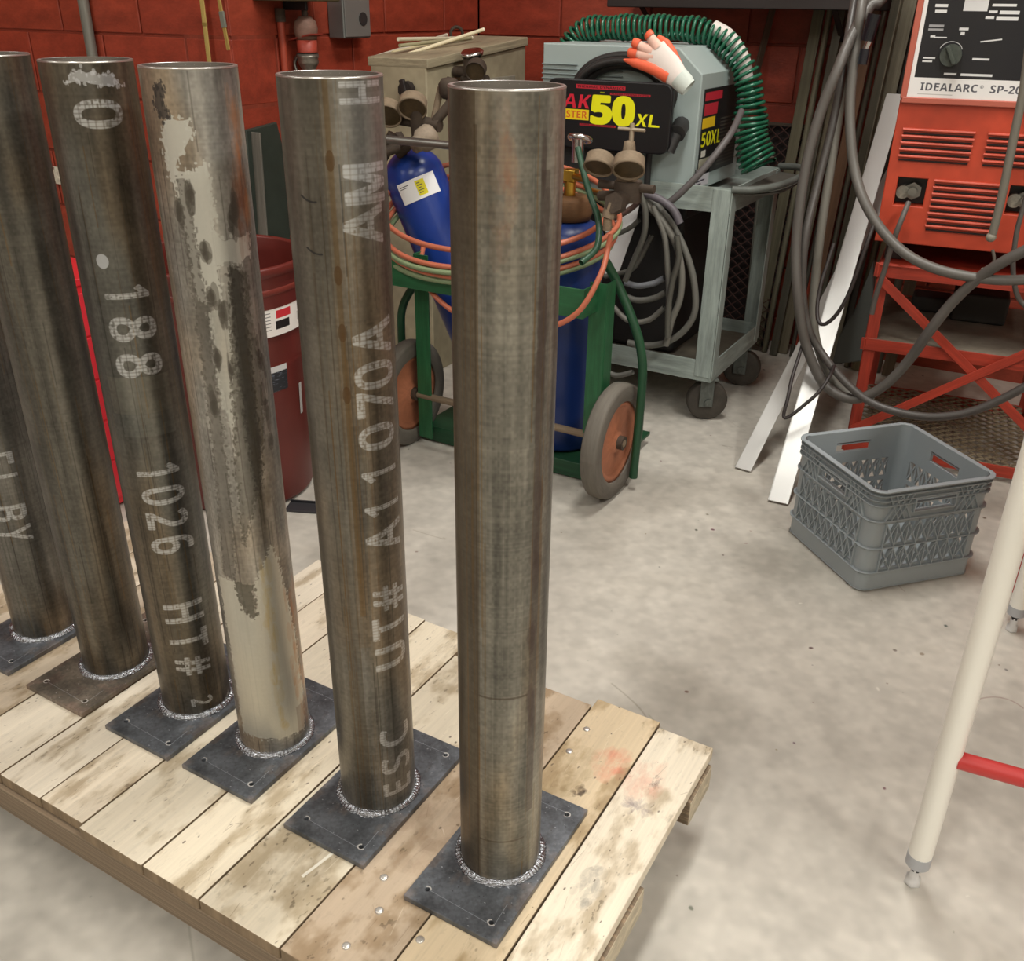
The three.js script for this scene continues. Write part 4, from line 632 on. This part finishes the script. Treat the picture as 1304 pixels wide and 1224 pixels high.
{
  const kinds = [['flat', .04, 0x77725f, 'olive steel flat bar'], ['tube', .022, 0x858270, 'grey green round bar'], ['flat', .03, 0x5d5a50, 'dark steel flat bar'], ['angle', .04, 0x7d7462, 'brown grey angle bar'], ['tube', .016, 0x56534c, 'thin dark round bar'], ['flat', .038, 0x7a5a45, 'rust brown flat bar'], ['tube', .02, 0x6d685c, 'dull grey round bar'], ['flat', .045, 0x605a4e, 'wide dark flat bar'], ['angle', .045, 0x7b7566, 'grey angle bar'], ['flat', .035, 0x4f4b45, 'nearly black flat bar'], ['tube', .025, 0x766d5c, 'brownish round bar'], ['flat', .045, 0x85795f, 'khaki flat bar'], ['angle', .04, 0x5c574d, 'dark angle bar'], ['tube', .03, 0x6a655a, 'thick grey round bar'], ['flat', .04, 0x776756, 'brown flat bar']];
  const ord = ['leftmost', 'second from left', 'third from left', 'fourth from left', 'fifth from left', 'sixth from left', 'seventh from left', 'eighth from left', 'ninth from left', 'tenth from left', 'eleventh from left', 'twelfth from left', 'thirteenth from left', 'second from right', 'rightmost'];
  kinds.forEach(([k, w, c, what], i) => {
    const x = -1.0 + i * .037 + (i % 3) * .006, xt = x + .085 + .012 * (i % 4), z = -3.735 + (i % 3) * .022, m = G(c, .5, .3);
    const t = thing(k === 'tube' ? 'round_bar' : k === 'angle' ? 'angle_bar' : 'flat_bar', `${what} leaning on the back wall, ${ord[i]} in the steel stack`, 'steel bar', [x, 0, z], 0);
    const top = V(xt - x, 2.25 + .2 * (i % 4), WB + .02 - z + (i % 3) * .02), a = V(0, .003, 0);
    obj('bar', k === 'tube' ? rod(a, top, w / 2, 14) : k === 'flat' ? bar(a, top, w, .008, .001) : [bar(a, top, w, .005, .001), bar(a.clone().add(V(-w / 2, 0, w / 2)), top.clone().add(V(-w / 2, 0, w / 2)), .005, w, .001)], m, t);
    obj('cut_end', k === 'tube' ? rod(top.clone().multiplyScalar(.998), top, w / 2 * 1.01, 14) : bar(top.clone().multiplyScalar(.998), top, w * 1.01, .009, .0005), mat.steelBar, t);
  });
  const A = onZ(983, 15, WB + .03), B = onZ(954, 128, WB + .05), d = B.clone().sub(A), k = -A.y / d.y;
  const t = thing('leaning_bar', 'lone brown grey bar leaning on the red wall left of the steel stack', 'steel bar', [0, 0, 0]); obj('bar', bar(A.clone().addScaledVector(d, -2), A.clone().addScaledVector(d, 3.2), .024, .012), G(0x6b5a4c, .6), t); obj('cut_end', bar(A.clone().addScaledVector(d, 3.19), A.clone().addScaledVector(d, 3.2), .025, .0125), mat.steelBar, t);
  const t2 = thing('leaning_bar', 'grey green bar standing behind the right end of the grey cart', 'steel bar', [0, 0, 0]); const C = onZ(964, 290, -3.62), D = onZ(950, 430, -3.58), e = D.clone().sub(C); obj('bar', bar(C.clone().addScaledVector(e, -.45), C.clone().addScaledVector(e, 1.1), .03, .01), G(0x6f726a, .6), t2); obj('cut_end', bar(C.clone().addScaledVector(e, 1.09), C.clone().addScaledVector(e, 1.1), .031, .011), mat.steelBar, t2);
}
{ // pale aluminium angles leaning beside the welder
  const al = M(0xc9c9c6, .4, .25);
  const mk = (p0, p1, w, label) => { const t = thing('aluminium_angle', label, 'angle bar', [p0.x, p0.y, p0.z]); const d = p1.clone().sub(p0), s = d.clone().cross(V(0, 1, 0)).normalize(), n = s.clone().cross(d).normalize(); // s sideways, n up off the slope
    const G2 = (a, b) => { const L = d.length(), g = rb(a, L, b, .0015); const q = new THREE.Matrix4().makeBasis(s.clone(), d.clone().normalize(), s.clone().cross(d).normalize()); g.translate(0, L / 2, 0); return [g, q]; };
    const [g1, q] = G2(w, .005); g1.applyMatrix4(q); obj('flange', g1, al, t); const [g2] = G2(.005, w * .8); g2.translate(-w / 2, 0, -w * .4); g2.applyMatrix4(q); obj('flange', g2, al, t); };
  mk(onY(991, 640, .006), onZ(1141, 120, -3.64), .056, 'long white aluminium angle leaning past the welder, its foot beside the crate');
  mk(onY(946, 598, .006), onZ(1140, 215, -3.62), .05, 'white aluminium angle whose foot lies farther left on the floor');
  const t = thing('plastic_sheet', 'dark grey plastic sheet crumpled behind the white angles beside the red frame', 'sheet', [0, 0, 0]);
  const pts = [[1092, 392], [1112, 335], [1110, 400], [1096, 458], [1062, 462], [1070, 430]].map(p => onZ(p[0], p[1], -3.3)); const s = new THREE.Shape(); pts.forEach((p, i) => i ? s.lineTo(p.x, p.y) : s.moveTo(p.x, p.y)); s.closePath();
  const g = new THREE.ExtrudeGeometry(s, { depth: .02, bevelEnabled: true, bevelSize: .006, bevelThickness: .006, bevelSegments: 2 }); g.translate(0, 0, -3.32); obj('sheet', g, M(0x4a4d49, .5), t);
}
// ---------- red welder on its frame ----------
{
  const YW = THREE.MathUtils.degToRad(6), O = [-.445, 0, -2.868];
  const t = thing('welder_stand', 'red steel frame with crossed braces and shelves under the welder', 'stand', O, YW), m = mat.frameRed, w = .52, D = .56;
  for (const [x, z] of [[.015, -.015], [w, -.015], [.015, -D], [w, -D]]) obj('post', [mv(rb(.034, .61, .004, .001), x, .305, z), mv(rb(.004, .61, .034, .001), x - (x < .2 ? .015 : -.015), .305, z + (z > -.2 ? -.015 : .015))], m, t);
  const rail = (y, h) => [mv(rb(w + .02, h, .005, .001), w / 2, y, -.008), mv(rb(w + .02, h, .005, .001), w / 2, y, -D), mv(rb(.005, h, D, .001), 0, y, -D / 2), mv(rb(.005, h, D, .001), w + .01, y, -D / 2)];
  obj('top_rail', [...rail(.59, .04), mv(rb(w, .004, D, .001), w / 2, .606, -D / 2)], m, t); obj('shelf_rail', rail(.367, .036), m, t); obj('bottom_rail', rail(.035, .036), m, t);
  obj('shelf', rb(w - .01, .004, D - .02, .001), G(0x7d7468, .85), t, [w / 2, .383, -D / 2]);
  obj('brace', bar([.012, .565, .0], [w, .155, .0], .026, .005, .001), m, t); obj('brace', bar([.012, .095, .006], [w, .475, .006], .026, .005, .001), m, t);
  const ms = obj('expanded_metal', zig(w - .01, D - .02, .046, .0195, .0046).rotateX(-Math.PI / 2), G(0x9a8a74, .75), t, [.005, .05, -.01]); ms.userData.kind = 'stuff';
  obj('shelf_clutter', [mv(rb(.16, .09, .14, .01), .3, .43, -.38), mv(rb(.12, .05, .1, .01), .16, .41, -.42)], M(0x2a2725, .7), t);

  const q = thing('welder', 'red arc welder with IDEALARC nameplate and louvered front on the red frame', 'welder', O, YW), R = mat.welder;
  const sL = -.022, sR = .47, y0 = .675, y1 = 1.46;
  obj('case', rb(sR - sL, y1 - y0, .52, .01, 2), R, q, [(sL + sR) / 2, (y0 + y1) / 2, -.045 - .26]);
  const s = new THREE.Shape(); s.moveTo(sL, y0); s.lineTo(sR, y0); s.lineTo(sR, y1); s.lineTo(sL, y1); s.closePath(); for (const x of [.004, .285]) { const h = new THREE.Path(); h.setFromPoints([[x, .772], [x + .082, .772], [x + .082, .852], [x, .852]].map(p => new THREE.Vector2(...p))); h.closePath(); s.holes.push(h); }
  obj('front_plate', new THREE.ExtrudeGeometry(s, { depth: .042, bevelEnabled: true, bevelSize: .003, bevelThickness: .003, bevelSegments: 2 }), R, q, [0, 0, -.045]);
  for (const x of [.045, .326]) { const k = obj('socket', [mv(rb(.078, .07, .003, .001), x, .812, -.042)], mat.black, q); obj('terminal', [rod([x + .005, .815, -.042], [x + .005, .812, .0], .012, 12), rod([x + .005, .813, -.03], [x + .005, .812, -.02], .024, 6)], mat.steelBar, k); obj('insulator', rod([x - .02, .808, -.04], [x - .02, .808, -.015], .018, 14), G(0x8a867c, .6), k); }
  const lou = (x0, x1, ya, yb, n) => { for (let k = 0; k < n; k++) { const y = yb + (ya - yb) * (k + .5) / n, g = new THREE.CylinderGeometry(.0075, .0075, x1 - x0, 14, 1, false, 0, Math.PI); g.rotateZ(Math.PI / 2); g.scale(1, .85, .9); const o = obj('louver', mv(g, (x0 + x1) / 2, y + .002, .0005, 0, 0, 0), R, q); obj('slot', rb(x1 - x0 - .006, .0045, .004, .001), M(0x1c0b08, .8), o, [(x0 + x1) / 2, y - .006, .0022]); } };
  lou(-.004, .176, .893, .978, 5); lou(.206, .386, .893, .978, 5); lou(.100, .266, .714, .852, 8);
  obj('panel_frame', [mv(rb(.016, .42, .012, .003), -.018, 1.26, .004), mv(rb(.49, .016, .014, .003), .224, 1.047, .004)], M(0xb5604f, .4), q);
  const px = canvasOf(1024, 1024, null, (x, W, H) => { // panel covers s -.01..+.45 wide (.46) and 1.055..1.46 high (.405)
    const X = s2 => (s2 + .01) / .46 * W, Y = y => (1.46 - y) / .405 * H; x.fillStyle = '#1a1a1e'; x.fillRect(0, 0, W, H); x.fillStyle = '#e6e4e2'; x.fillRect(0, 0, X(.0), H); x.fillRect(0, Y(1.103), W, H);
    x.fillStyle = '#2a2a30'; x.save(); x.font = 'bold 66px sans-serif'; x.lineWidth = 3; x.fillStyle = '#55555c'; x.fillText('IDEALARC', X(.018), Y(1.072)); const wd = x.measureText('IDEALARC').width; x.font = 'bold 26px sans-serif'; x.fillText('®', X(.018) + wd + 6, Y(1.082)); x.font = 'bold 66px sans-serif'; x.fillText('SP-200', X(.018) + wd + 60, Y(1.072)); x.restore(); x.fillStyle = '#b9b6b4'; x.fillRect(X(.015), Y(1.064), 190, 5);
    x.fillStyle = '#ddd'; const bar2 = (a, y, w, h) => x.fillRect(X(a), Y(y), w / .46 * W, h / .405 * H); bar2(.085, 1.30, .056, .04); x.fillStyle = '#dcdcdc';
    bar2(.02, 1.262, .028, .007); bar2(.018, 1.275, .03, .007); bar2(.045, 1.288, .0, .0); bar2(.17, 1.262, .045, .008); bar2(.165, 1.248, .05, .008); bar2(.14, 1.249, .02, .006); bar2(.145, 1.262, .02, .006); bar2(.15, 1.277, .055, .006);
    x.fillStyle = '#9b9a9c'; bar2(.012, 1.228, .036, .006); bar2(.012, 1.219, .036, .005); x.fillStyle = '#d8d8d8'; bar2(.02, 1.203, .012, .005); bar2(.03, 1.2, .03, .003); bar2(.085, 1.222, .022, .006); bar2(.09, 1.212, .01, .007); x.save(); x.translate(X(.14), Y(1.192)); x.rotate(-.16); x.fillRect(0, 0, 110, 8); x.restore(); bar2(.012, 1.152, .03, .004); bar2(.012, 1.144, .024, .004); bar2(.13, 1.153, .04, .005); bar2(.07, 1.116, .03, .005); bar2(.11, 1.116, .075, .006);
    x.strokeStyle = '#c8c8c8'; x.lineWidth = 4; x.beginPath(); x.arc(X(.075), Y(1.165), 62, 3.5, 6); x.stroke(); });
  obj('control_panel', new THREE.BoxGeometry(.46, .405, .003), [mat.black, mat.black, mat.black, mat.black, M(0xffffff, .4, 0, { map: px }), mat.black], q, [.22, 1.2575, .0042]);
  obj('knob', [mv(cyl(.026, .016, 24), .078, 1.158, .014, Math.PI / 2), mv(rb(.012, .05, .016, .004), .078, 1.158, .026, 0, 0, .5)], G(0x4b524c, .5), q);
  obj('meter', rb(.07, .05, .012, .004), M(0xd9d8d4, .3), q, [.112, 1.325, .008]);
  for (const x of [.03, .42]) obj('skid', rb(.05, .069, .42, .004), M(0x30211d, .7), q, [x, .643, -.29]);
}
{ // heavy welding cables
  const z = -2.72; const cab = (name, label, pts, r, m, extra) => { const t = thing(name, label, 'cable', [0, 0, 0]); obj('cable', tube(pts.map(p => onZ(p[0], p[1], z + (p[2] ?? 0))), r, 150, 10), m, t); if (extra) extra(t); return t; };
  const c1 = M(0x56524e, .42), c2 = M(0x4c4845, .42), c3 = M(0x605d58, .45), c4 = M(0x2c2625, .5);
  cab('welding_cable', 'thick welding cable looping widest at left and rising across the red braces', [[1170, -330, -1.05], [1150, -150, -.6], [1128, -14, -.25], [1108, 8, -.2], [1085, 45, -.15], [1066, 90, -.1], [1046, 140, -.08], [1030, 195, -.06], [1020, 250, -.04], [1014, 310, -.02], [1015, 365], [1022, 420], [1032, 455], [1050, 490], [1078, 507], [1102, 505], [1130, 488], [1158, 458], [1185, 420, .02], [1212, 386, .02], [1245, 355, .03], [1280, 332, .05], [1325, 310, .06]], .0145, c1);
  cab('welding_cable', 'thick welding cable hanging straight then swinging right below the louvers', [[1155, -330, -1.05], [1125, -150, -.6], [1100, -10, -.2], [1090, 60, -.16], [1083, 120, -.14], [1083, 170, -.12], [1088, 215, -.1], [1100, 255, -.06], [1122, 292, -.03], [1152, 322, -.0], [1188, 341, .02], [1232, 352, .03], [1280, 357, .03], [1330, 354, .03]], .0135, c3);
  cab('welding_cable', 'thick welding cable whose loop hangs lowest above the crate', [[1140, -330, -1.05], [1108, -120, -.5], [1078, 60, -.2], [1062, 150, -.15], [1042, 230, -.1], [1026, 300, -.04], [1022, 370, -.03], [1030, 420, -.02], [1048, 452, -.02], [1075, 485, .0], [1105, 510, .01], [1140, 524, .02], [1185, 531, .03], [1230, 526, .03], [1272, 510, .03], [1325, 482, .03]], .0115, c2);
  cab('welding_cable', 'grey cable hanging second from the left in the cable bundle', [[1148, -330, -1.05], [1120, -120, -.5], [1098, 20, -.22], [1075, 110, -.18], [1060, 200, -.14], [1046, 290, -.1], [1038, 360, -.08], [1036, 410, -.06], [1044, 450, -.05], [1062, 486, -.04], [1088, 506, -.03], [1112, 504, -.03]], .013, M(0x6a675f, .5));
  cab('thin_cable', 'thin black cable making a small loop over the white aluminium angle', [[1112, 288, .02], [1104, 310, .04], [1090, 350, .05], [1078, 380, .05], [1064, 402, .05], [1050, 413, .05], [1042, 408, .04], [1041, 388, .02], [1046, 360, .0], [1054, 335, -.02], [1062, 310, -.04]], .0055, c4);
  cab('thin_cable', 'thin brown black cable end bent low over the two white angles', [[1026, 425, -.05], [1017, 455, .03], [1009, 480, .08], [1003, 508, .12], [998, 530, .14], [1006, 530, .14], [1024, 516, .12], [1042, 500, .1], [1056, 480, .06], [1062, 466, .0]], .0052, c4);
  cab('output_lead', 'thin grey lead dropping from the left terminal of the welder', [[1157, 258, -.12], [1150, 275, -.09], [1142, 295, -.08], [1134, 318, -.09], [1126, 345, -.1], [1116, 375, -.1], [1110, 400, -.1]], .0075, M(0x5a5450, .5));
  cab('hanging_strap', 'grey rod shaped lead hanging before the louvers with a rounded end', [[1350, -200, .02], [1316, 20, .02], [1304, 110, .02], [1293, 165, .02], [1283, 215, .02], [1273, 262, .02], [1264, 298, .02]], .0105, M(0x716d63, .5), t => { const e = onZ(1262, 302, z + .02); obj('end_tip', mv(new THREE.SphereGeometry(.0125, 16, 12), e.x, e.y, e.z), M(0x8a8578, .5), t); });
  cab('hanging_lead', 'short dark lead curling down below the welder case at right', [[1264, 318, .0], [1266, 330, .0], [1262, 340, .0], [1250, 343, .0]], .004, M(0x6d655c, .5));
  cab('hanging_lead', 'grey lead hanging at the right edge below the welder socket', [[1310, 240, -.02], [1300, 275, -.02], [1294, 300, -.02], [1290, 340, -.02], [1295, 375, -.02], [1310, 395, -.02]], .0065, c1);
  const t = thing('cable_clamp', 'black shiny electrode holder hanging among the cables left of the welder', 'electrode holder', [0, 0, 0]);
  const P = (x, y) => onZ(x, y, -2.86); obj('grip', [rod(P(1114, 18), P(1104, 52), .018, 16, .016)], M(0x1b1b20, .2), t); obj('jaw', [rod(P(1102, 62), P(1098, 82), .013, 14)], M(0x34343a, .2, .5), t); obj('neck', rod(P(1108, 50), P(1101, 66), .009, 12), mat.chrome, t);
}
for (const o of scene.children) { delete o.userData.__c; o.traverse(k => { delete k.userData.__c; }); }
renderer.render(scene, camera);
